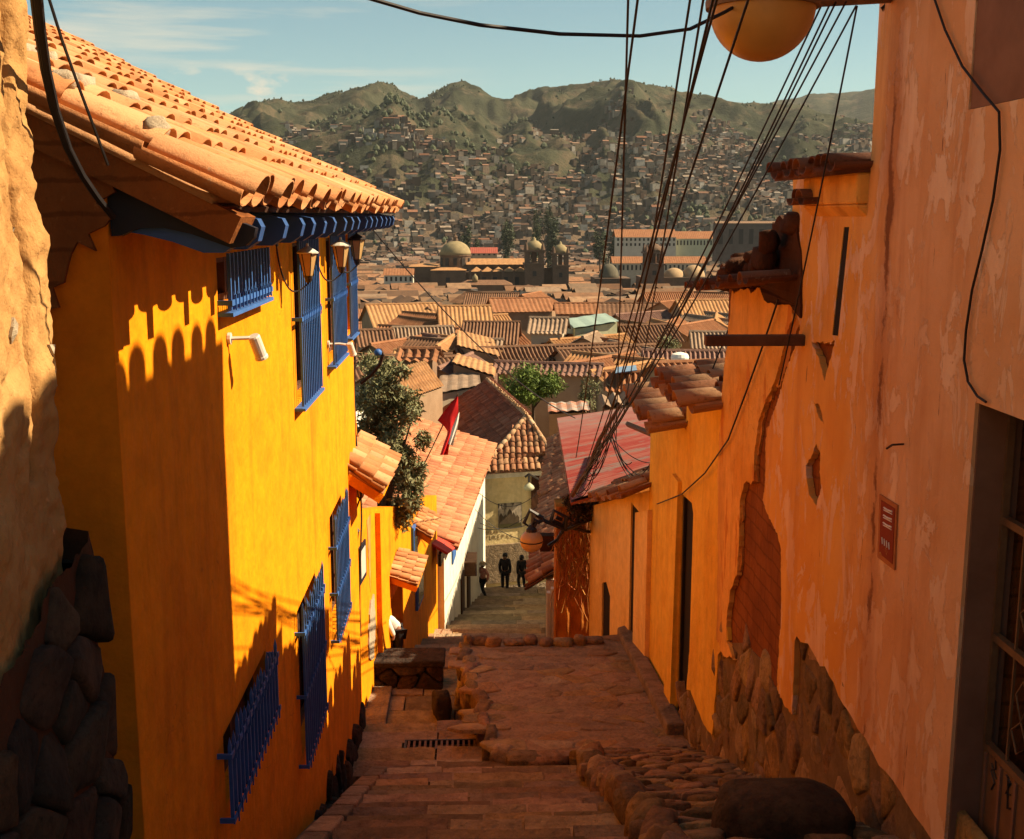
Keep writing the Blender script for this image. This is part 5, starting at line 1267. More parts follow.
# tangle at the end of the bundle
rt = random.Random(17)
for i in range(18):
    a = PP(rt.uniform(.5, 1)); b = PP(rt.uniform(.0, .35)) if i % 3 else at(rt.uniform(625,650), rt.uniform(462,478), 19)
    a = a+V((rt.uniform(-.06,.06), rt.uniform(-.15,0), 0))
    cable(a, b, rt.uniform(.05,.5), .008, 'loose cable in the tangle of wires over the red roof', 'tangled_cable', 'tangled cables over the red roof', 14)
m = MB(); m.tube([PA, PP(.3)+V((.05,0,.03)), PP(.62)-V((.04,0,0)), PB], [.05,.045,.04,.03], 6); solo('cable_pole', m, m_wood2, 'crooked leaning pole holding the cable tangle above the red roof', 'pole')
for (x0,y0,x1,y1,sg) in ((473,507,575,540,.5),(480,523,574,500,.4),(478,528,545,497,.5),(478,492,540,490,.6)):
    cable(at(x0,y0,40), at(x1,y1,24 if x1 > 560 else 44), sg, .012, 'thin wire slung across the end of the alley before the mural', group='wires across the alley end', n=16)
# ------------------------------------------------------------------ terrain
SKY = [(-260,150),(60,150),(150,140),(200,128),(232,119),(250,110),(268,103),(285,102),(300,104),(318,101),(335,96),(350,92),(370,86),(385,83),(398,85),(408,94),(421,101),(434,94),(450,84),(464,82),(480,86),(490,95),(503,101),(516,95),(530,89),(560,86),(590,82),(610,79),(625,81),(645,85),(675,92),(700,97),(725,104),(745,107),(760,107),(790,108),(820,118),(860,126),(900,130),(1000,120),(1300,100)]
SKY2 = [(-260,140),(600,125),(640,88),(665,92),(700,100),(735,106),(760,106),(785,101),(805,97),(830,98),(850,96),(870,93),(890,90),(950,84),(1300,80)]
GZ = [(0,-6),(14,-10.5),(44,-16.2),(62,-19),(120,-24),(220,-30),(385,-38),(690,-48),(1100,-56),(1500,-56),(9000,-56)]
# seeded 2-D gradient noise on numpy arrays
prm = np.random.RandomState(4).permutation(512); prm = np.concatenate([prm, prm, prm])
gr = np.random.RandomState(5).rand(1600)*2*np.pi
def gnoise(x, y):
    xi = np.floor(x).astype(int); yi = np.floor(y).astype(int); xf = x-xi; yf = y-yi
    def g(i, j):
        h = prm[(prm[(xi+i) & 511]+yi+j) & 511]; a = gr[h]; return np.cos(a)*(xf-i)+np.sin(a)*(yf-j)
    u = xf**3*(xf*(xf*6-15)+10); v = yf**3*(yf*(yf*6-15)+10)
    a = g(0,0)+(g(1,0)-g(0,0))*u; b = g(0,1)+(g(1,1)-g(0,1))*u
    return (a+(b-a)*v)*1.4
def fbm(x, y, o=5, r=.5):
    s = 0; a = 1.
    for i in range(o): s = s+a*gnoise(x, y); x = x*2.03+7.1; y = y*2.03+3.3; a *= r
    return s
def ridged(x, y, o=5):
    s = 0; a = 1.
    for i in range(o): s = s+a*(1-2*np.abs(gnoise(x, y))); x = x*2.1+5.7; y = y*2.1+1.9; a *= .5
    return s/1.9
def elev(row): return tan(atan2(419.5-row, F)-PIT)
NA, NR = 560, 420
az = np.linspace(radians(-34), radians(36), NA)          # azimuth right of +Y
pxa = 512+F*np.tan(az-(-YAW))
rad = np.concatenate([np.geomspace(46, 1400, 120), np.linspace(1420, 4700, 240), np.linspace(4740, 9000, 60)])
AZ, RR = np.meshgrid(az, rad)
X_ = RR*np.sin(AZ); Y_ = RR*np.cos(AZ)
gz = np.interp(RR, [p[0] for p in GZ], [p[1] for p in GZ])
t1 = np.clip((RR-1500-120*fbm(X_/900, Y_/900, 3))/2000, 0, 1)
crest = 3500+0*RR
up1 = (t1**1.25)
rg1 = ridged(X_/760+.30*fbm(X_/600, Y_/800, 3)+.37, Y_/2300+.2, 4)
rg2 = ridged(X_/260+3+.3*fbm(X_/300, Y_/300, 3), Y_/520+8, 4)
body = up1*.92+t1*(1-t1)*(1.7*rg1)+t1*(.38*rg1+.26*rg2)*(.45+.55*(1-t1))
body = body+.10*np.exp(-((RR-2050)/230)**2)*np.exp(-((np.degrees(AZ)+3.9)/1.5)**2)     # bare knoll below the peaks
back = np.clip((RR-3520)/900, 0, 1)
body = np.where(RR > 3500, body*(1-.75*back), body)
body = np.maximum(body, -.02)
# scale each azimuth so that its silhouette sits where the ridge line stands
tgt = np.array([elev(r) for r in np.interp(pxa, [p[0] for p in SKY], [p[1] for p in SKY])])
msk = (RR > 2600)
def solve(body, tgt, lo, hi, base):
    H = np.zeros(NA)
    for j in range(NA):
        sel = (rad > lo) & (rad < hi); b = body[sel, j]; r = rad[sel]; g0 = base[sel, j]
        ok = b > .2
        H[j] = np.min((tgt[j]*r[ok]-g0[ok])/b[ok]) if ok.any() else 0
    k = 5; return np.convolve(np.pad(H, k, 'edge'), np.ones(2*k+1)/(2*k+1), 'valid')*.3+H*.7
H1_ = solve(body, tgt, 1700, 4400, gz)
Z = gz+body*H1_[None, :]
t2 = np.clip((RR-4600)/1900, 0, 1); b2 = np.sin(np.clip(t2*1.15, 0, 1)*pi/2)**1.3*(1+.12*ridged(X_/900, Y_/900, 5))+t2*.05*ridged(X_/350, Y_/350, 4)
b2 = b2*np.where(RR > 7000, 1-.3*(RR-7000)/2000, 1)
tgt2 = np.array([elev(r) for r in np.interp(pxa, [p[0] for p in SKY2], [p[1] for p in SKY2])])
H2_ = solve(b2, tgt2, 5400, 8000, gz)
Z = np.maximum(Z, np.where(RR > 4500, gz+b2*H2_[None, :], -1e9))
Z = Z+np.where(RR > 1500, 6*fbm(X_/70, Y_/70, 4)*np.clip(t1*3, 0, 1), 0)
hillfac = np.clip((Z-gz)/60, 0, 1)
vs = np.stack([X_, Y_, Z], -1).reshape(-1, 3)
ii = np.arange(NR*0+len(rad)*NA).reshape(len(rad), NA)
fq = np.stack([ii[:-1,:-1], ii[:-1,1:], ii[1:,1:], ii[1:,:-1]], -1).reshape(-1, 4)
def np_mesh(name, vs, fq, col=None, mat=None, smooth=False):
    me = bpy.data.meshes.new(name); me.vertices.add(len(vs)); me.vertices.foreach_set('co', vs.astype(np.float32).ravel())
    k = fq.shape[1]; me.loops.add(len(fq)*k); me.loops.foreach_set('vertex_index', fq.astype(np.int32).ravel())
    me.polygons.add(len(fq)); me.polygons.foreach_set('loop_start', np.arange(0, len(fq)*k, k, dtype=np.int32)); me.polygons.foreach_set('loop_total', np.full(len(fq), k, np.int32))
    me.update(calc_edges=True)
    me.polygons.foreach_set('use_smooth', np.full(len(fq), smooth))
    if col is not None:
        a = me.attributes.new('tint', 'FLOAT_COLOR', 'FACE'); a.data.foreach_set('color', np.concatenate([col, np.ones((len(col), 1))], 1).astype(np.float32).ravel())
    if mat: me.materials.append(mat)
    me.validate()
    o = bpy.data.objects.new(name, me); COL.objects.link(o); return o
t = NT('hill_ground'); zc_ = t.sep(2); hf = t.ramp(zc_, -40, 30)
grass_ = t.mix(t.ramp(t.noise(.006, 8, .65), .42, .6), (.060,.060,.036), (.031,.035,.021))
grass_ = t.mix(t.ramp(t.noise(.012, 8, .7, (1.6, .7, 1)), .5, .62), grass_, (.098,.076,.048))
tr_ = t.ramp(t.noise(.0075, 9, .68), .53, .60); grass_ = t.mix(t.math('MULTIPLY', tr_, .85), grass_, (.022,.026,.014))
tr2 = t.ramp(t.noise(.05, 6, .7), .56, .66, 0, .6); grass_ = t.mix(tr2, grass_, (.024,.028,.015))
town = t.mix(t.ramp(t.noise(.06, 6, .7), .4, .6), (.20,.135,.09), (.13,.09,.06))
c = t.mix(hf, town, grass_)
m_hill = t.fin(c, 1., t.bump(t.noise(.05, 8, .7), .9, 9.), .05)
ter = np_mesh('terrain', vs, fq, None, m_hill, True); ter['kind'] = 'structure'
# ground sheet under the near slope, continuing to the valley
g = MB(); prof = [(-40,8),(-5,-2.2),(2,-3.5),(14,-10.2),(44,-16.0),(50,-17.2)]
vs_ = [(x, y, z-.8) for y, z in prof for x in (-60, -3.1, 3.3, 60)]
g.add(vs_, [(4*i+j, 4*i+j+1, 4*i+5+j, 4*i+4+j) for i in range(len(prof)-1) for j in range(3)]); struct('ground', g, m_mortar)
# height lookup
lr = rad
def ground_z(x, y):
    r = np.hypot(x, y); a = np.arctan2(x, y)
    fi = np.interp(r, rad, np.arange(len(rad))); fj = np.interp(a, az, np.arange(NA))
    i = np.clip(fi.astype(int), 0, len(rad)-2); j = np.clip(fj.astype(int), 0, NA-2); u = fi-i; v = fj-j
    return (Z[i,j]*(1-u)+Z[i+1,j]*u)*(1-v)+(Z[i,j+1]*(1-u)+Z[i+1,j+1]*u)*v
# ------------------------------------------------------------------ far town: uncountable little houses
rs = np.random.RandomState(12)
def town_mesh(name, x, y, sx, sy, h, rot, wallc, roofc, gable, label):
    n = len(x); z0 = ground_z(x, y)-3
    c, s = np.cos(rot), np.sin(rot)
    def P(lx, ly, z): return np.stack([x+lx*c-ly*s, y+lx*s+ly*c, z], -1)
    zb = z0; zt_ = z0+3+h; rz = zt_+np.where(gable, sy*.26, .01)
    hx, hy = sx/2, sy/2; ov = np.where(gable, .35, .0)
    V_ = np.stack([P(-hx,-hy,zb),P(hx,-hy,zb),P(hx,hy,zb),P(-hx,hy,zb), P(-hx,-hy,zt_),P(hx,-hy,zt_),P(hx,hy,zt_),P(-hx,hy,zt_),
                   P(-hx-ov,-hy-ov,zt_),P(hx+ov,-hy-ov,zt_),P(hx+ov,hy+ov,zt_),P(-hx-ov,hy+ov,zt_), P(-hx-ov,0*hy,rz),P(hx+ov,0*hy,rz)], 1)
    F_ = np.array([(0,1,5,4),(1,2,6,5),(2,3,7,6),(3,0,4,7),(8,9,13,12),(10,11,12,13),(4,7,12,12),(5,6,13,13)])
    quads = F_[:6]; idx = (np.arange(n)*14)[:, None, None]+quads[None]
    tri = np.array([(4,12,7,4),(5,6,13,5)])
    col = np.concatenate([np.repeat(wallc[:, None, :], 4, 1), np.repeat(roofc[:, None, :], 2, 1)], 1)
    # gable ends as thin quads
    ge = np.array([(4,7,11,12),(6,5,9,13)]); gi = (np.arange(n)*14)[:, None, None]+np.array([(7,4,12,12),(5,6,13,13)])[None]
    o = np_mesh(name, V_.reshape(-1, 3), idx.reshape(-1, 4), col.reshape(-1, 3), m_town)
    return tag(o, label, 'houses', kind='stuff')
t = NT('town_walls'); cc = t.attr('tint'); m_town = t.fin(t.mix(t.ramp(t.noise(.35, 5, .7), .45, .65, 0, .45), cc, (.06,.045,.035)), .95, None, .1)
pal = np.array([(.31,.22,.155),(.40,.31,.23),(.25,.155,.105),(.48,.42,.34),(.21,.155,.12),(.34,.235,.16),(.60,.54,.46),(.28,.235,.20)])
rpal = np.array([(.38,.20,.125),(.30,.17,.115),(.40,.25,.17),(.30,.20,.145),(.40,.30,.22),(.33,.15,.085),(.44,.37,.30)])
def sample(n, r0, r1, a0, a1, dens):
    r = np.sqrt(rs.rand(n)*(r1**2-r0**2)+r0**2); a = np.radians(rs.rand(n)*(a1-a0)+a0)
    x, y = r*np.sin(a), r*np.cos(a); k = rs.rand(n) < dens(x, y); return x[k], y[k]
def dens_hill(x, y):
    z = ground_z(x, y); f = fbm(x/240, y/240, 4)
    lim = 120+110*f+np.where(x > 150, 55, 0); lane = (np.abs(gnoise(x/170+3, y/420)) > .035) & (np.abs(gnoise(x/300+8, y/95)) > .03); return lane*np.clip((lim-z)/70, 0, 1)*np.clip(1.0+.6*fbm(x/150+9, y/150, 3), .0, 1)
x, y = sample(62000, 1150, 3450, -19, 24, dens_hill); n = len(x)
wc = pal[rs.randint(0, len(pal), n)]*(.22+.62*rs.rand(n, 1)**1.4); rc = rpal[rs.randint(0, len(rpal), n)]*(.22+.55*rs.rand(n, 1))
town_mesh('hillside_houses', x, y, 5+13*rs.rand(n)**2, 5+8*rs.rand(n)**1.5, 2.5+9*rs.rand(n)**2.2, np.round(rs.rand(n)*2)*pi/2+.3*fbm(x/300, y/300, 2)+.2, wc, rc, rs.rand(n) < .45, 'dense brown brick houses covering the far valley floor and lower hills')
# the valley floor: tiled blocks
def dens_val(x, y): return np.clip(.9+.3*fbm(x/120, y/120, 2), 0, 1)
gx, gy = np.meshgrid(np.arange(-560, 620, 15.), np.arange(330, 1250, 13.)); gx = gx.ravel(); gy = gy.ravel()
ra_ = .16; x = gx*np.cos(ra_)-(gy-600)*np.sin(ra_)+rs.randn(len(gx))*1.6; y = 600+gx*np.sin(ra_)+(gy-600)*np.cos(ra_)+rs.randn(len(gx))*1.6
streets = (np.mod(gx, 105) < 14) | (np.mod(gy, 91) < 12)
church_zone = ((x > -85) & (x < 62) & (y > 655) & (y < 725)) | ((x > 50) & (x < 150) & (y > 640) & (y < 720))
aa = np.degrees(np.arctan2(x, y)); keep = (~streets) & (~church_zone) & (y > 400) & (aa > -17) & (aa < 22) & (rs.rand(len(x)) < .9)
x, y = x[keep], y[keep]; n = len(x)
wc = pal[rs.randint(0, len(pal), n)]*(.5+.5*rs.rand(n, 1)); tc = np.array([(.40,.205,.11),(.33,.18,.10),(.45,.265,.15),(.29,.165,.10),(.38,.25,.16)]); rc = tc[rs.randint(0, len(tc), n)]*(.30+.50*rs.rand(n, 1))
town_mesh('valley_houses', x, y, 12+7*rs.rand(n), 7+4*rs.rand(n), 4+3.2*rs.rand(n), np.where(rs.rand(n) < .62, 0, pi/2)+ra_+.04*rs.randn(n), wc, rc, rs.rand(n) < .9, 'sea of clay tiled roofs filling the old town in the valley')
# dark eucalyptus clumps on the slopes
def far_trees(n):
    x, y = sample(n, 900, 3700, -19, 24, lambda x, y: np.clip((fbm(x/300+4, y/300, 4)-.12)*2.4, .03, 1)*np.where(ground_z(x, y) > -40, 1, .12))
    k = len(x); z = ground_z(x, y); h = (5+8*rs.rand(k))*np.where(z > 230, .6, 1); w = h*(.28+.25*rs.rand(k))
    ang = np.arange(6)*pi/3
    rings = [(.25, .05), (1., .35), (.8, .7), (.05, 1.)]; V_ = []
    for f, q in rings:
        jit_ = .75+.5*rs.rand(k, 6); V_.append(np.stack([x[:, None]+w[:, None]*f*jit_*np.cos(ang), y[:, None]+w[:, None]*f*jit_*np.sin(ang), np.repeat((z+h*q)[:, None], 6, 1)], -1))
    V_ = np.stack(V_, 1).reshape(k, 24, 3)
    F_ = np.array([(r*6+i, r*6+(i+1) % 6, r*6+6+(i+1) % 6, r*6+6+i) for r in range(3) for i in range(6)])
    o = np_mesh('hillside_trees', V_.reshape(-1, 3), ((np.arange(k)*24)[:, None, None]+F_[None]).reshape(-1, 4), None, m_dkgreen)
    tag(o, 'dark trees scattered in clumps over the far hillsides', 'trees', kind='stuff')
far_trees(15000)
# ------------------------------------------------------------------ the roofs below the alley
def corr_mat(name, c, c2, c3):
    t = NT(name)
    col = t.mix(t.ramp(t.noise(.55, 7, .68), .40, .62), c, c2); col = t.mix(t.ramp(t.noise(2.6, 6, .75), .52, .68, 0, .7), col, c3)
    lines = t.ramp(t.noise(1., 3, .6, (3.1, .25, .25)), .4, .65, 0, .45); col = t.mix(lines, col, tuple(x*.6 for x in c2))
    n = t.bump(t.noise(5, 6, .7), .6, .05); return t.fin(col, .9, n, .12)
m_r = [corr_mat('clay_roof', (.33,.145,.068), (.25,.105,.05), (.40,.225,.125)), corr_mat('brown_clay_roof', (.22,.115,.065), (.15,.078,.045), (.31,.195,.12)),
       corr_mat('sunny_clay_roof', (.44,.235,.10), (.36,.175,.075), (.50,.31,.17)), corr_mat('dusty_pink_roof', (.26,.145,.105), (.19,.10,.075), (.34,.22,.155)),
       corr_mat('striped_pale_roof', (.33,.225,.15), (.24,.16,.105), (.42,.32,.23))]
m_w = [simple('mud_house_wall', (.33,.21,.125), (.25,.155,.09), .8, .95, .4, 5, .05), simple('cream_house_wall', (.50,.42,.30), (.40,.33,.24), .6, .95, .3, 5, .03), simple('tan_house_wall', (.45,.32,.20), (.36,.24,.145), .7, .95, .4, 5, .04), simple('shaded_brown_wall', (.26,.16,.10), (.19,.115,.072), .8, .95, .4, 5, .05)]
m_teal = simple('pale_green_sheet', (.32,.41,.34), (.27,.35,.29), .8, .6, .2, 8, .02)
m_churchstone = simple('church_stone', (.165,.10,.062), (.11,.066,.042), .25, .95, .6, 1.2, .3)
m_churchdome = simple('church_dome', (.30,.23,.12), (.22,.17,.09), .3, .9, .4, 1.5, .2)
m_blackwin = simple('dark_window', (.03,.024,.02), (.04,.03,.025), 2, .6, 0)
def corr(mb, e0, e1, up, sp=.36, amp=.075, nU=6, mi=0, sag=0.):
    e0, e1, up = V(e0), V(e1), V(up); A = e1-e0; L = A.length; N = A.cross(up).normalized()
    if N.z < 0: N = -N
    k = max(2, int(L/sp)); prof = (0, .62, 1, .62, 0, -.55)
    cols = [(i+q/6.)/k for i in range(k) for q in range(6)]+[1.]; hs = [prof[q] for i in range(k) for q in range(6)]+[0]
    vs = []
    for j in range(nU+1):
        for a, h in zip(cols, hs):
            st = 0 if amp < .03 else .035*((j % 2))
            vs.append(e0+A*a+up*(j/nU)+N*(h*amp+st-sag*sin(pi*a)*sin(pi*j/nU)))
    m = len(cols); mb.add(vs, [(j*m+i, j*m+i+1, (j+1)*m+i+1, (j+1)*m+i) for j in range(nU) for i in range(m-1)], mi)
    return mb
def local_house(name, label, cat, group, L, D, H, rise, rm, wm, wins=0, sp=.36, amp=.075, base=2.5, hip=False, ov=.4, loc=(0,0,0), rz=0, chim=0, win_m=None):
    """gable house with its ridge along local X, front at -Y, origin at the base centre"""
    t = thing(name, label, cat, loc, group, rz)
    w = MB(); x, y = L/2, D/2
    w.add([(-x,-y,-base),(x,-y,-base),(x,y,-base),(-x,y,-base),(-x,-y,H),(x,-y,H),(x,y,H),(-x,y,H),(-x,0,H+rise*(0 if hip else .96)),(x,0,H+rise*(0 if hip else .96))], [(0,1,5,4),(2,3,7,6),(1,2,6,9,5),(3,0,4,8,7)])
    obj('wall', w, wm, t, local=True)
    s = rise/y; r = MB()
    if hip:
        xr = max(.2, x-y*.9)
        for sg in (-1, 1):
            r.add([(-x-ov,sg*(y+ov),H-ov*s),(x+ov,sg*(y+ov),H-ov*s),(xr,0,H+rise),(-xr,0,H+rise)], [(0,1,2,3)])
            r.add([(sg*(x+ov),-y-ov,H-ov*s),(sg*(x+ov),y+ov,H-ov*s),(sg*xr,0,H+rise)], [(0,1,2)])
    else:
        for sg in (-1, 1):
            corr(r, (-x-ov, sg*(y+ov), H-ov*s), (x+ov, sg*(y+ov), H-ov*s), (0, -sg*(y+ov), (y+ov)*s), sp, amp, 6 if amp > .03 else 2, 0, .10+.10*R.random())
        r.tube([(-x-ov,0,H+rise+.02), (0,0,H+rise-.0), (x+ov,0,H+rise+.02)], .15, 6)
    rf_ = obj('roof', r, rm, t, local=True)
    if chim:
        c = MB(); c.box((x*.4, y*.45, H+rise*.7), (.7,.7,1.8)); obj('chimney', c, wm, rf_, local=True)
    for i in range(wins):
        u = -x+L*(i+.5)/wins; q = MB(); q.box((u, -y, H-1.55), (.95,.10,1.15)); wi = obj('window', q, win_m or m_wood, t, local=True)
        q = MB(); q.box((u, -y-.06, H-1.55), (.75,.03,.95)); obj('pane', q, m_blackwin, wi, local=True)
    return t
def px_house(xl, xr, rr, re, Y, label, rm, wm, name='tiled_house', wins=0, H=4.5, group=None, sp=.36, amp=.075, skew=None, **k):
    a = at(xl, re, Y); b = at(xr, re, Y); z = a.z; s = ray((xl+xr)/2, rr); sr = s.z/s.y
    d = max(1.2, (sr*Y-z)/(.5-sr)); L = b.x-a.x
    rise = d*.5; zb = z-H; skew = R.uniform(-.3, .3) if skew is None else skew
    return local_house(name, label, 'house', group, L-.8, 2*d-.8, H+.2, rise-.2, rm, wm, wins, sp, amp, 6, loc=((a.x+b.x)/2, Y+d, zb), rz=skew, **k)
G_ = 'roofs just below the alley'
H = [
 (452,636,346,361.5,84,'long low house with dark grey ribbed tile roof across the middle of the roofscape',1,0,dict(sp=.31,amp=.10)),
 (493,606,363.5,375.5,72,'low house under a dusty pink roof behind the bright green tree',3,2,dict(wins=0,H=3.4)),
 (396,441,349,361.5,66,'small house with bright orange ribbed tiles left of the long dark roof',0,3,dict(sp=.5,amp=.11,H=4)),
 (352,392,330,347,94,'house with brown ribbed roof just right of the yellow house corner',1,0,dict(sp=.31)),
 (390,454,327,343,96,'house with grey brown ribbed roof and a dark skylight gap, left of centre',4,0,dict(sp=.31,amp=.1)),
 (361,436,304,327,138,'broad brown clay roof in front of the church apse',2,0,dict(sp=.5,amp=.06)),
 (619,681,325,343,99,'house with dark ribbed roof right of the pale green sheet roof',1,0,dict(sp=.31,amp=.09)),
 (646,736,351,371,76,'house with dark purple brown ribbed roof below the cables at right',3,0,dict(sp=.31,amp=.1)),
 (530,571,318,334,95,'white house with a striped roof and one dark window left of the green sheet roof',4,1,dict(wins=1,H=4.5)),
 (664,722,321,337,118,'long tan house with small square windows behind the cables at right',4,2,dict(wins=4,H=4.2,sp=.4,amp=.06)),
 (680,740,300,320,128,'broad pale brown roof at right near the ochre wall',2,2,dict(sp=.4,amp=.06)),
 (436,492,306,327,112,'sunny orange roof turned gable on, left of the white house',2,0,dict(sp=.4,amp=.06)),
 (462,522,322,345,102,'dark ribbed roof sloping down towards the white house',1,3,dict(sp=.31,amp=.1)),
 (555,600,303,314,150,'low brown roof behind the pale green sheet roof',0,3,dict(sp=.6,amp=.04)),
 (600,664,303,317,152,'brown clay roof with a bright skylight beyond the green sheet roof',1,2,dict(sp=.6,amp=.04)),
 (488,552,298,312,160,'orange clay roof standing in front of the church nave',0,0,dict(sp=.6,amp=.04)),
 (607,660,372,392,70,'low red clay roof under the blue tarpaulin',0,3,dict(sp=.36,amp=.1,H=3)),
 (655,718,362,386,64,'red clay roof behind the golden house coping',0,2,dict(sp=.36,amp=.1,H=3)),
 (694,745,332,349,92,'house with pale roof beside the wooden beam',4,0,dict(sp=.31,amp=.08,wins=1)),
]
for (xl,xr,rr,re,Y,lab,ri,wi,k) in H: px_house(xl,xr,rr,re,Y,lab,m_r[ri],m_w[wi],group=None,**k)
def quad_roof(name, label, quad, drop, rm, wm, sp=.36, amp=.08, along=0):
    """house under one sloping roof: quad = eave0, eave1, top1, top0 (world points); walls drop below it"""
    q = [V(p) for p in quad]; b = V((sum(p.x for p in q)/4, sum(p.y for p in q)/4, min(p.z for p in q)-drop))
    t = thing(name, label, 'house', b)
    r = MB(); 
    corr(r, q[0], q[1], ((q[3]-q[0])+(q[2]-q[1]))/2, sp, amp, 6); obj('roof', r, rm, t)
    w = MB(); c = sum(q, V((0,0,0)))/4
    tq = [c+(p-c)*.94-V((0,0,.14)) for p in q]; w.hexa([V((p.x, p.y, b.z)) for p in tq], tq); obj('wall', w, wm, t, fix=True); return t
quad_roof('tiled_house', 'sunny orange roof slope rising beside the olive tree', [at(409,398,53), at(444,386,58), at(420,364,62), at(396,366,57)], 6, m_r[2], m_w[0], .4, .05)
quad_roof('tiled_house', 'pale cream patched roof between the orange slope and the hip roof', [at(437,393,61), at(481,385,62), at(473,371,70), at(446,374,70)], 5, m_r[4], m_w[1], .6, .03)
quad_roof('tiled_house', 'long sunny roof slope running down to the right above the flag', [at(452,362,70), at(496,376,66), at(497,366,76), at(456,352,80)], 5, m_r[2], m_w[3], .6, .04)
quad_roof('tiled_house', 'bright sandy roof slope beside the white house window', [at(457,345,84), at(500,356,80), at(490,338,96), at(460,330,98)], 5, m_r[2], m_w[3], .6, .04)
quad_roof('green_roof_house', 'house with pale green sheet roof in the middle of the roofscape', [at(574,328,96), at(619,321,98), at(608,314,112), at(562,318,110)], 6, m_teal, simple('lattice_green_wall', (.40,.42,.28), (.30,.31,.2), 2, .9, .3, 5, .03), 1.2, .03)
quad_roof('tiled_house', 'black and white striped tile edge left of the red metal roof', [at(602,408,56), at(650,399,56), at(641,391,60), at(601,396,60)], 3, m_r[4], m_w[3], .55, .16)
quad_roof('tiled_house', 'grey rusted sheet roof patch below the bright green tree', [at(548,412,58), at(590,410,58), at(586,402,62), at(549,402,62)], 3, simple('rusty_sheet', (.33,.30,.25), (.40,.16,.09), 1.2, .7, .2, 8, .02, lo=.45, hi=.55), m_w[3], .5, .05)
wt = MB(); c = at(679.5, 372, 72); wt.lathe(c, [(.55,0),(.58,.1),(.56,.2),(.58,.3),(.56,.45),(.58,.6),(.56,.75),(.58,.95),(.5,1.15),(.2,1.25)], 16); solo('water_tank', wt, m_whiteflag, 'white plastic water tank standing on a roof left of the wooden beam', 'water tank', smooth=False)
tp_ = MB(); a = [at(614,373,70.5), at(637,370,70.5), at(636,365,73), at(616,367,73)]; tp_.slab(a, .05); solo('blue_tarpaulin', tp_, simple('blue_sheet', (.20,.30,.42), (.16,.25,.36), 2, .6, .3, 6, .03), 'pale blue tarpaulin stretched over a yard among the roofs', 'tarpaulin')
# smaller houses crowded in between at odd angles
rj = random.Random(5)
JL = ['little house wedged askew between the bigger roofs, orange clay tiles', 'little house wedged askew between the bigger roofs, brown clay tiles', 'little house wedged askew between the bigger roofs, sandy bright tiles', 'little house wedged askew between the bigger roofs, dusty pink tiles', 'little house wedged askew between the bigger roofs, pale grey brown tiles']
JP = {}
for i in range(64):
    row = rj.uniform(300, 392); Y = pw([(300,175),(312,150),(327,122),(343,100),(361,84),(395,66)], row)+rj.uniform(3, 9)
    px = rj.uniform(372, 722) if row < 350 else rj.choice((rj.uniform(392, 470), rj.uniform(560, 640)))
    if 500 < px < 580 and row > 335: continue
    if abs(px-570) < 55 and 308 < row < 350: continue
    p = at(px, row, Y); ri = rj.choice((0,0,1,2,2,3,4))
    if ri not in JP: JP[ri] = o = local_house('tiled_house', JL[ri], 'house', 'little houses wedged between the bigger roofs, '+('orange','brown','sandy','pink','grey brown')[ri], 7.5, 5.6, 4.4, 1.5, m_r[ri], m_w[(0,2,1,0,2)[ri]], 1 if ri in (2, 4) else 0, .33, .07, 8)
    else: o = copy_tree(JP[ri])
    o.location = (p.x, p.y, p.z-4.4); o.rotation_euler = (0, 0, rj.uniform(-1.5, 1.5))
# bright tree and a dry bush among the roofs
c = at(533, 383, 63); tree('leafy_tree', 'bright green round leafy tree among the roofs in the middle', (c.x, c.y, c.z-3.6), 5, c, (1.8,1.6,1.35), 8500, .19, m_green, 3, lumps=34)
c = at(590, 392, 66); tree('dry_bush', 'thin grey brown bush between the green tree and the red roof', (c.x, c.y, c.z-2.4), 3, c, (.8,.8,1.3), 700, .2, m_olive, 4, cat='bush')
c = at(670, 345, 88); tree('dry_bush', 'thin grey brown bush on the roofs below the wooden beam', (c.x, c.y, c.z-2.2), 3, c, (1.3,1.,.9), 600, .25, m_olive, 6, cat='bush')
# ------------------------------------------------------------------ old town blocks: one house each
PR = []
specs = [(13,8,4.2,2.1,0,0,False,'orange clay roofed house in the old town below the alley',2),(16,8.5,4.5,2.2,1,0,False,'brown clay roofed house in the old town below the alley',0),(11,8,4.5,2.,2,2,False,'sunlit sandy roofed house in the old town below the alley',0),
         (12,9,5,2.2,0,1,False,'cream walled house with orange roof and dark windows in the old town',4),(10,10,4.3,2.2,2,0,True,'sandy hip roofed house in the old town below the alley',0),(15,7.5,4.2,1.9,3,2,False,'dusty pink roofed house in the old town below the alley',3),(9,7,5.5,1.8,1,3,False,'tall dark walled house with brown roof in the old town',2)]
for i, (L, D, Hh, rise, ri, wi, hip, lab, wn_) in enumerate(specs):
    PR.append(local_house('town_house', lab, 'house', lab.replace(' in the old town', 's of the old town').replace(' below the alley', ''), L, D, Hh, rise, m_r[ri], m_w[wi], wn_, .6, .05, 8, hip, chim=1 if i in (0, 3) else 0))
used = set(); rg = random.Random(77)
hand = [((xl+xr)/2, Y) for (xl,xr,rr,re,Y,*_) in H]
Yr = 112; cnt = 0
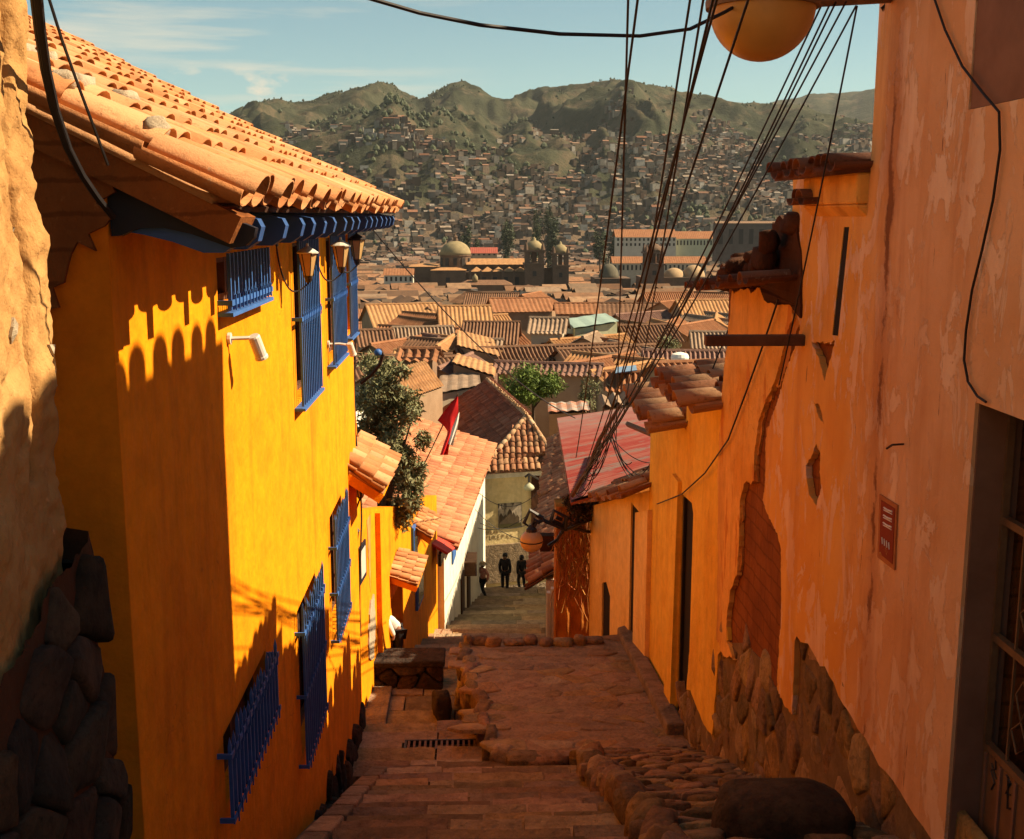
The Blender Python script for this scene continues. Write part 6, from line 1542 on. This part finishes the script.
while Yr < 405:
    xl = at(346, 300, Yr).x-6; xr = at(742, 300, Yr).x+6; x = xl+rg.uniform(0, 8)
    while x < xr:
        i = rg.choices(range(7), (5,4,4,2,3,3,2))[0]; L, D = specs[i][0], specs[i][1]
        rot = rg.choice((0,0,0,pi/2,pi/2))+.16*min(1, Yr/300)+rg.choice((rg.uniform(-.08,.08), rg.uniform(-.45,.45)))
        w = L if abs(sin(rot)) < .6 else D
        yj = Yr+rg.uniform(-2.5, 2.5)
        z = float(ground_z(np.array([x+w/2]), np.array([yj]))[0])
        if Yr > 165 or not any(abs(x+w/2-at(h[0], 320, h[1]).x) < 9 and -2 < yj-h[1] < 14 for h in hand):
            if i not in used: o = PR[i]; used.add(i)
            else: o = copy_tree(PR[i])
            o.location = (x+w/2, yj, z+rg.uniform(-.6, 1.2)); o.rotation_euler = (0, 0, rot); cnt += 1
        x += w+rg.choice((.4,.6,1.2,3.0))
    Yr += 10.0+Yr*.010
for i, p in enumerate(PR):
    if i not in used:
        for ch in list(p.children_recursive): bpy.data.objects.remove(ch)
        bpy.data.objects.remove(p)
# ------------------------------------------------------------------ great church
CY = 690.
ch = thing('stone_church', 'great brown stone church with pale dome and twin bell towers in the valley', 'church', at(470, 294, CY))
def cbox(mb, x0, x1, r0, r1, dy0, dy1):
    a = at(x0, r0, CY); b = at(x1, r1, CY); mb.box2((a.x, CY+dy0, b.z-6), (b.x, CY+dy1, a.z))
m = MB(); cbox(m, 409, 436, 267, 293, 4, 34); cbox(m, 431, 466, 270, 293, -4, 44); cbox(m, 466, 530, 272, 293, 0, 30); cbox(m, 466, 530, 265, 275, 9, 27); 
obj('wall', m, m_churchstone, ch)
m = MB()
for i in range(6): x = 469+i*11; cbox(m, x, x+1.8, 270, 293, -3, .0)
obj('buttress', m, m_churchstone, ch)
m = MB(); a = at(466, 265, CY); b = at(530, 265, CY); corr(m, (a.x, CY+6, a.z), (b.x, CY+6, a.z), (0, 12, 3.2), 3, .05, 2); corr(m, (a.x, CY+30, a.z), (b.x, CY+30, a.z), (0, -12, 3.2), 3, .05, 2)
for i in range(5):
    p = at(471+i*11, 271.5, CY); q = at(482+i*11, 271.5, CY); c = (p+q)/2; m.add([(p.x,CY-.5,p.z),(q.x,CY-.5,p.z),(c.x,CY+6,p.z+2.6),(p.x,CY+10,p.z+.6),(q.x,CY+10,p.z+.6)], [(0,1,2),(1,4,2),(3,0,2),(4,3,2)])
a = at(431, 270, CY); b = at(466, 270, CY); cx_ = (a.x+b.x)/2
m.add([(a.x-.3,CY-4.5,a.z),(b.x+.3,CY-4.5,a.z),(b.x+.3,CY+44,a.z),(a.x-.3,CY+44,a.z),(cx_,CY+14,a.z+2.2),(cx_,CY+30,a.z+2.2)], [(0,1,4),(1,2,5,4),(2,3,5),(3,0,4,5)])
a = at(408, 267, CY); b = at(437, 267, CY); m.add([(a.x,CY+3.5,a.z),(b.x,CY+3.5,a.z),(b.x,CY+35,a.z),(a.x,CY+35,a.z),((a.x+b.x)/2,CY+19,a.z+1.6)], [(0,1,4),(1,2,4),(2,3,4),(3,0,4)])
obj('roof', m, m_r[2], ch)
dc = at(455, 268.5, CY); dc.y = CY+16
k = 1/F*CY*1.03
m = MB(); m.lathe(dc, [(15*k,-1),(15*k,11*k),(15.8*k,11.3*k),(15.8*k,12.3*k)], 24); obj('drum', m, m_churchstone, ch)
m = MB(); m.lathe(dc, [(15.3*k*cos(pi/2*i/9), 12.3*k+13.5*k*sin(pi/2*i/9)) for i in range(9)]+[(1.6*k,25.6*k)], 24); do = obj('dome', m, m_churchdome, ch, smooth=True)
m = MB(); m.lathe(dc+V((0,0,25*k)), [(2.2*k,0),(2*k,4*k),(2.6*k,4.3*k),(1.2*k,6*k),(.25*k,7*k),(.2*k,10*k)], 10); obj('lantern', m, m_churchstone, do)
for i in range(5):
    an = -pi/2+(i-2)*.55; m = MB(); m.box((dc.x+15*k*cos(an), dc.y+15*k*sin(an), dc.z+5.8*k), (.8, 2.2, 4.4), Matrix.Rotation(an, 3, 'Z')); obj('window', m, m_blackwin, ch)
for (x, r) in ((448,281),(484,281),(495,281),(506,281),(517,281)):
    p = at(x, r, CY); m = MB(); m.box((p.x, CY-(4.02 if x < 460 else .02), p.z), (2.4,.3,4.6)); obj('window', m, m_blackwin, ch)
def tower(parent, x, w, r_top, r_bot, Y, mat, dm):
    a = at(x, r_bot, Y); z0 = a.z; z1 = at(x, r_top, Y).z; Hh = z1-z0; k = w/F*Y/2; c = V((a.x, Y, z0))
    m = MB(); m.box((c.x, c.y, z0+Hh*.26-3), (2*k*1.0, 2*k*1.0, Hh*.52+6)); m.box((c.x, c.y, z0+Hh*.53), (2.3*k, 2.3*k, Hh*.035))
    for sx in (-1, 1):
        for sy in (-1, 1): m.box((c.x+sx*k*.72, c.y+sy*k*.72, z0+Hh*.65), (.5*k,.5*k,Hh*.22))
    m.box((c.x, c.y, z0+Hh*.645), (.5*k,.5*k,Hh*.2)); m.box((c.x, c.y, z0+Hh*.765), (2.25*k,2.25*k,Hh*.035))
    for sx in (-1, 1):
        for sy in (-1, 1): m.lathe((c.x+sx*k*.85, c.y+sy*k*.85, z0+Hh*.78), [(.2*k,0),(.16*k,.4*k),(.03*k,.8*k)], 8)
    t = obj('bell_tower', m, mat, parent)
    m = MB(); m.lathe((c.x, c.y, z0+Hh*.78), [(.9*k,0),(.9*k,Hh*.05),(.8*k,Hh*.10),(.5*k,Hh*.15),(.2*k,Hh*.17),(.18*k,Hh*.2),(.03*k,Hh*.23)], 14); obj('cupola', m, dm, t, smooth=True)
    for sx in (-1, 0, 1):
        if sx: continue
        m = MB(); m.box((c.x, c.y-k*1.0, z0+Hh*.36), (k*.4,.3,Hh*.09)); obj('window', m, m_blackwin, t)
tower(ch, 534, 19, 237.5, 293, CY-2, m_churchstone, m_churchdome); tower(ch, 560, 16, 241.5, 293, CY-2, m_churchstone, m_churchdome)
m = MB(); a = at(541, 268, CY-1); b = at(553, 293, CY-1); m.box2((a.x, CY, b.z), (b.x, CY+3, a.z)); obj('facade', m, m_churchstone, ch)
c2 = thing('chapel', 'small low chapel with little dome in front of the church nave', 'chapel', at(485, 295, 640))
a = at(460, 285, 640); b = at(512, 293, 640); m = MB(); m.box2((a.x, 640, b.z-5), (b.x, 655, a.z)); obj('wall', m, m_churchstone, c2)
m = MB(); m.add([(a.x-.5,639.5,a.z),(b.x+.5,639.5,a.z),(b.x-4,648,a.z+2.4),(a.x+4,648,a.z+2.4),(a.x-.5,656,a.z),(b.x+.5,656,a.z)], [(0,1,2,3),(1,5,2),(4,0,3),(5,4,3,2)]); obj('roof', m, m_r[1], c2)
m = MB(); p = at(475, 280, 640); m.lathe((p.x, 645, p.z-1), [(1.6,0),(1.6,2.),(1.3,2.9),(.6,3.6),(.1,4.2)], 12); obj('dome', m, m_churchdome, c2, smooth=True)
# second church to the right: tower, dark dome, pale vaults
CY2 = 650.
c3 = thing('vaulted_church', 'dark towered church with pale rounded vaults and a dark dome, right of centre', 'church', at(655, 290, CY2))
tower(c3, 652.5, 19, 241, 290, CY2, simple('dark_church_stone', (.16,.095,.065), (.11,.065,.045), .3, .95, .5, 1.2, .3), m_churchstone)
m = MB(); a = at(643, 278, CY2); b = at(708, 292, CY2); m.box2((a.x, CY2+6, b.z-4), (b.x, CY2+30, a.z)); a = at(596, 279, CY2); b = at(632, 292, CY2); m.box2((a.x, CY2+6, b.z-4), (b.x, CY2+30, a.z)); obj('wall', m, m_churchstone, c3)
k2 = CY2/F
m = MB(); p = at(612, 280, CY2); m.lathe((p.x, CY2+16, p.z), [(10.5*k2*cos(pi/2*i/8), 15*k2*sin(pi/2*i/8)) for i in range(8)]+[(.9*k2,15*k2),(.7*k2,19*k2),(.1,21*k2)], 18); obj('dark_dome', m, simple('dark_dome', (.13,.11,.075), (.09,.08,.055), .4, .9, .3, 1.5, .2), c3, smooth=True)
m = MB()
for (x, r, rw, rh) in ((662,282,8,9),(678,281,12,12),(698,279,12,13)):
    p = at(x, r, CY2); m.lathe((p.x, CY2+14, p.z), [(rw*k2*cos(pi/2*i/8), rh*k2*sin(pi/2*i/8)) for i in range(8)]+[(.3,rh*k2)], 18)
obj('vaults', m, simple('pale_vault', (.40,.27,.15), (.32,.21,.115), .4, .9, .3, 1.5, .2), c3, smooth=True)
# long institutional buildings
def long_building(name, label, x0, x1, rr, re, rb, Y, wm, rm, nw, rows=1):
    a = at(x0, re, Y); b = at(x1, rb, Y); t = thing(name, label, 'building', V(((a.x+b.x)/2, Y, b.z)))
    m = MB(); m.box2((a.x, Y, b.z-8), (b.x, Y+10, a.z)); obj('wall', m, wm, t)
    s = ray((x0+x1)/2, rr); sr = s.z/s.y; d = max(3., (sr*Y-a.z)/(.5-sr)); m = MB()
    corr(m, (a.x-.6, Y-.6, a.z-.2), (b.x+.6, Y-.6, a.z-.2), (0, d, d*.5), 1.5, .05, 2); corr(m, (a.x-.6, Y-.6+2*d, a.z-.2), (b.x+.6, Y-.6+2*d, a.z-.2), (0, -d, d*.5), 1.5, .05, 2); obj('roof', m, rm, t)
    for j in range(rows):
        for i in range(nw):
            m = MB(); u = a.x+(b.x-a.x)*(i+.5)/nw; zc_ = a.z-(a.z-b.z)*(j+.5)/rows; m.box((u, Y, zc_), ((b.x-a.x)/nw*.42,.3,(a.z-b.z)/rows*.55)); obj('window', m, m_blackwin, t)
m_cream = simple('sunlit_cream_wall', (.56,.51,.41), (.48,.43,.34), .2, .9, .2, 1, .05); m_olivew = simple('pale_olive_wall', (.50,.50,.34), (.44,.44,.3), .2, .9, .2, 1, .05)
long_building('colonial_building', 'long white building with orange roof and a row of windows, far right behind the cables', 616, 676, 229, 237, 247, 930, m_cream, m_r[0], 14, 2)
long_building('colonial_building', 'long pale olive building with orange roof beside the long white one', 676, 716, 231, 238.5, 247, 935, m_olivew, m_r[0], 12)
long_building('arcade_building', 'long arcaded building with brown roof and many dark windows left of the dark tower', 613, 706, 256, 263, 272, 745, m_w[1], m_r[0], 22)
long_building('white_house_row', 'white house row with orange roof at the left of the great church', 384, 413, 268, 275, 283, 640, m_cream, m_r[0], 6)
long_building('red_roof_hall', 'long hall with bright red roof behind the church dome', 471, 497, 247, 253, 256, 860, m_w[2], simple('bright_red_roof', (.34,.08,.05), (.28,.065,.04), .3, .8, .2, 2, .05), 5)
long_building('stone_hall', 'dark grey stone hall with blind windows at right below the hills', 716, 776, 221, 223, 250, 830, simple('grey_hall_stone', (.12,.095,.08), (.09,.07,.06), .3, .95, .5, 1.2, .3), m_w[3], 6)
for i, (x, r, s) in enumerate(((548,214,13),(553,225,11),(535,220,9),(508,226,9),(600,240,10),(614,238,8),(467,232,9),(476,231,7))):
    Y = 1010-i*12; c = at(x, r, Y); z = float(ground_z(np.array([c.x]), np.array([Y]))[0])
    tree('park_tree', ['tall dark tree rising from the town behind the twin towers','dark pointed tree just below the tall one behind the towers','dark bushy tree left of the tall one behind the towers','low dark tree between the dome and the towers','dark tree at the left end of the long white building','small dark tree beside the left end of the long white building','dark low tree right behind the church dome','small dark tree right of the one behind the church dome'][i], (c.x, Y, z), 12, V((c.x, Y, z+(c.z+s*.8-z)*.55)), (s*.62,s*.6,(c.z+s*.8-z)*.5), 1500, 2.2, m_dkgreen, 40+i, lumps=12)
# ------------------------------------------------------------------ light, sky, air
EL = radians(41); SX, SY = cos(radians(3.)), sin(radians(3.))
sd = bpy.data.lights.new('sun', 'SUN'); sd.energy = 5.0; sd.angle = radians(.53); sd.color = (1, .80, .53)
so_ = bpy.data.objects.new('sun', sd); COL.objects.link(so_)
so_.rotation_euler = V((SX*cos(EL), SY*cos(EL), sin(EL))).to_track_quat('Z', 'Y').to_euler()
w = bpy.data.worlds.new('World'); S.world = w; w.use_nodes = True; nt = w.node_tree; nt.nodes.clear()
def wn_(k): return nt.nodes.new(k)
out = wn_('ShaderNodeOutputWorld'); bg = wn_('ShaderNodeBackground'); sky = wn_('ShaderNodeTexSky')
sky.sky_type = 'NISHITA'; sky.sun_disc = False; sky.sun_elevation = EL; sky.sun_rotation = pi/2-radians(3); sky.altitude = 3400; sky.air_density = 1.3; sky.dust_density = 1.4; sky.ozone_density = .6
mx = wn_('ShaderNodeMix'); mx.data_type = 'RGBA'; mx.blend_type = 'MULTIPLY'; mx.inputs[0].default_value = 1; mx.inputs[7].default_value = (.80, .97, .80, 1)
nt.links.new(sky.outputs[0], mx.inputs[6])
tc = wn_('ShaderNodeTexCoord')
def cloud(scale, sc, lo, hi, loc=(0,0,0), det=6):
    mp = wn_('ShaderNodeMapping'); mp.inputs['Scale'].default_value = sc; mp.inputs['Location'].default_value = loc; nt.links.new(tc.outputs['Generated'], mp.inputs[0])
    n = wn_('ShaderNodeTexNoise'); n.inputs['Scale'].default_value = scale; n.inputs['Detail'].default_value = det; n.inputs['Roughness'].default_value = .6; nt.links.new(mp.outputs[0], n.inputs[0])
    r = wn_('ShaderNodeMapRange'); r.inputs[1].default_value = lo; r.inputs[2].default_value = hi; nt.links.new(n.outputs[0], r.inputs[0]); return r.outputs[0]
c1 = cloud(3.2, (1, 1, 14), .52, .72, (.3,.1,.0)); 
sep = wn_('ShaderNodeSeparateXYZ'); nt.links.new(tc.outputs['Generated'], sep.inputs[0])
def mr(s, a, b, c, d):
    r = wn_('ShaderNodeMapRange'); r.inputs[1].default_value = a; r.inputs[2].default_value = b; r.inputs[3].default_value = c; r.inputs[4].default_value = d; nt.links.new(s, r.inputs[0]); return r.outputs[0]
def mu(a, b, op='MULTIPLY'):
    m = wn_('ShaderNodeMath'); m.operation = op
    for i, v in enumerate((a, b)):
        if isinstance(v, float): m.inputs[i].default_value = v
        else: nt.links.new(v, m.inputs[i])
    return m.outputs[0]
left = mr(sep.outputs[0], -.10, .02, 1, 0)
c2_ = cloud(16, (1, 1, 2.2), .54, .64, (1.7,.4,.2)); band = mu(mr(sep.outputs[2], .075, .085, 0, 1), mr(sep.outputs[2], .108, .122, 1, 0)); 
cl = mu(mu(mu(c1, .75), left), mu(mu(c2_, band), mu(left, .9)), 'ADD')
mc = wn_('ShaderNodeMix'); mc.data_type = 'RGBA'; nt.links.new(cl, mc.inputs[0]); nt.links.new(mx.outputs[2], mc.inputs[6]); mc.inputs[7].default_value = (7.0, 6.3, 4.9, 1)
nt.links.new(mc.outputs[2], bg.inputs[0]); bg.inputs[1].default_value = .054; nt.links.new(bg.outputs[0], out.inputs[0])
HZ = 1
if HZ:
    h = MB(); h.box2((-6500,-60,-140),(6500,9200,1000)); ho = obj('haze', h, []); ho['kind'] = 'stuff'
    hm = bpy.data.materials.new('haze_air'); hm.use_nodes = True; q = hm.node_tree; q.nodes.clear(); o = q.nodes.new('ShaderNodeOutputMaterial'); v = q.nodes.new('ShaderNodeVolumePrincipled')
    v.inputs['Color'].default_value = (.86,.88,.86,1); v.inputs['Density'].default_value = 2.8e-5; v.inputs['Anisotropy'].default_value = .2; q.links.new(v.outputs[0], o.inputs['Volume']); ho.data.materials.append(hm)
S.view_settings.view_transform = 'Standard'; S.view_settings.look = 'None'; S.view_settings.exposure = 1.2; S.view_settings.gamma = 1
c = S.cycles; S.render.engine = 'CYCLES'; c.max_bounces = 8; c.diffuse_bounces = 5; c.glossy_bounces = 2; c.transmission_bounces = 4; c.volume_bounces = 0; c.use_adaptive_sampling = True; c.use_denoising = True; c.caustics_reflective = False; c.caustics_refractive = False
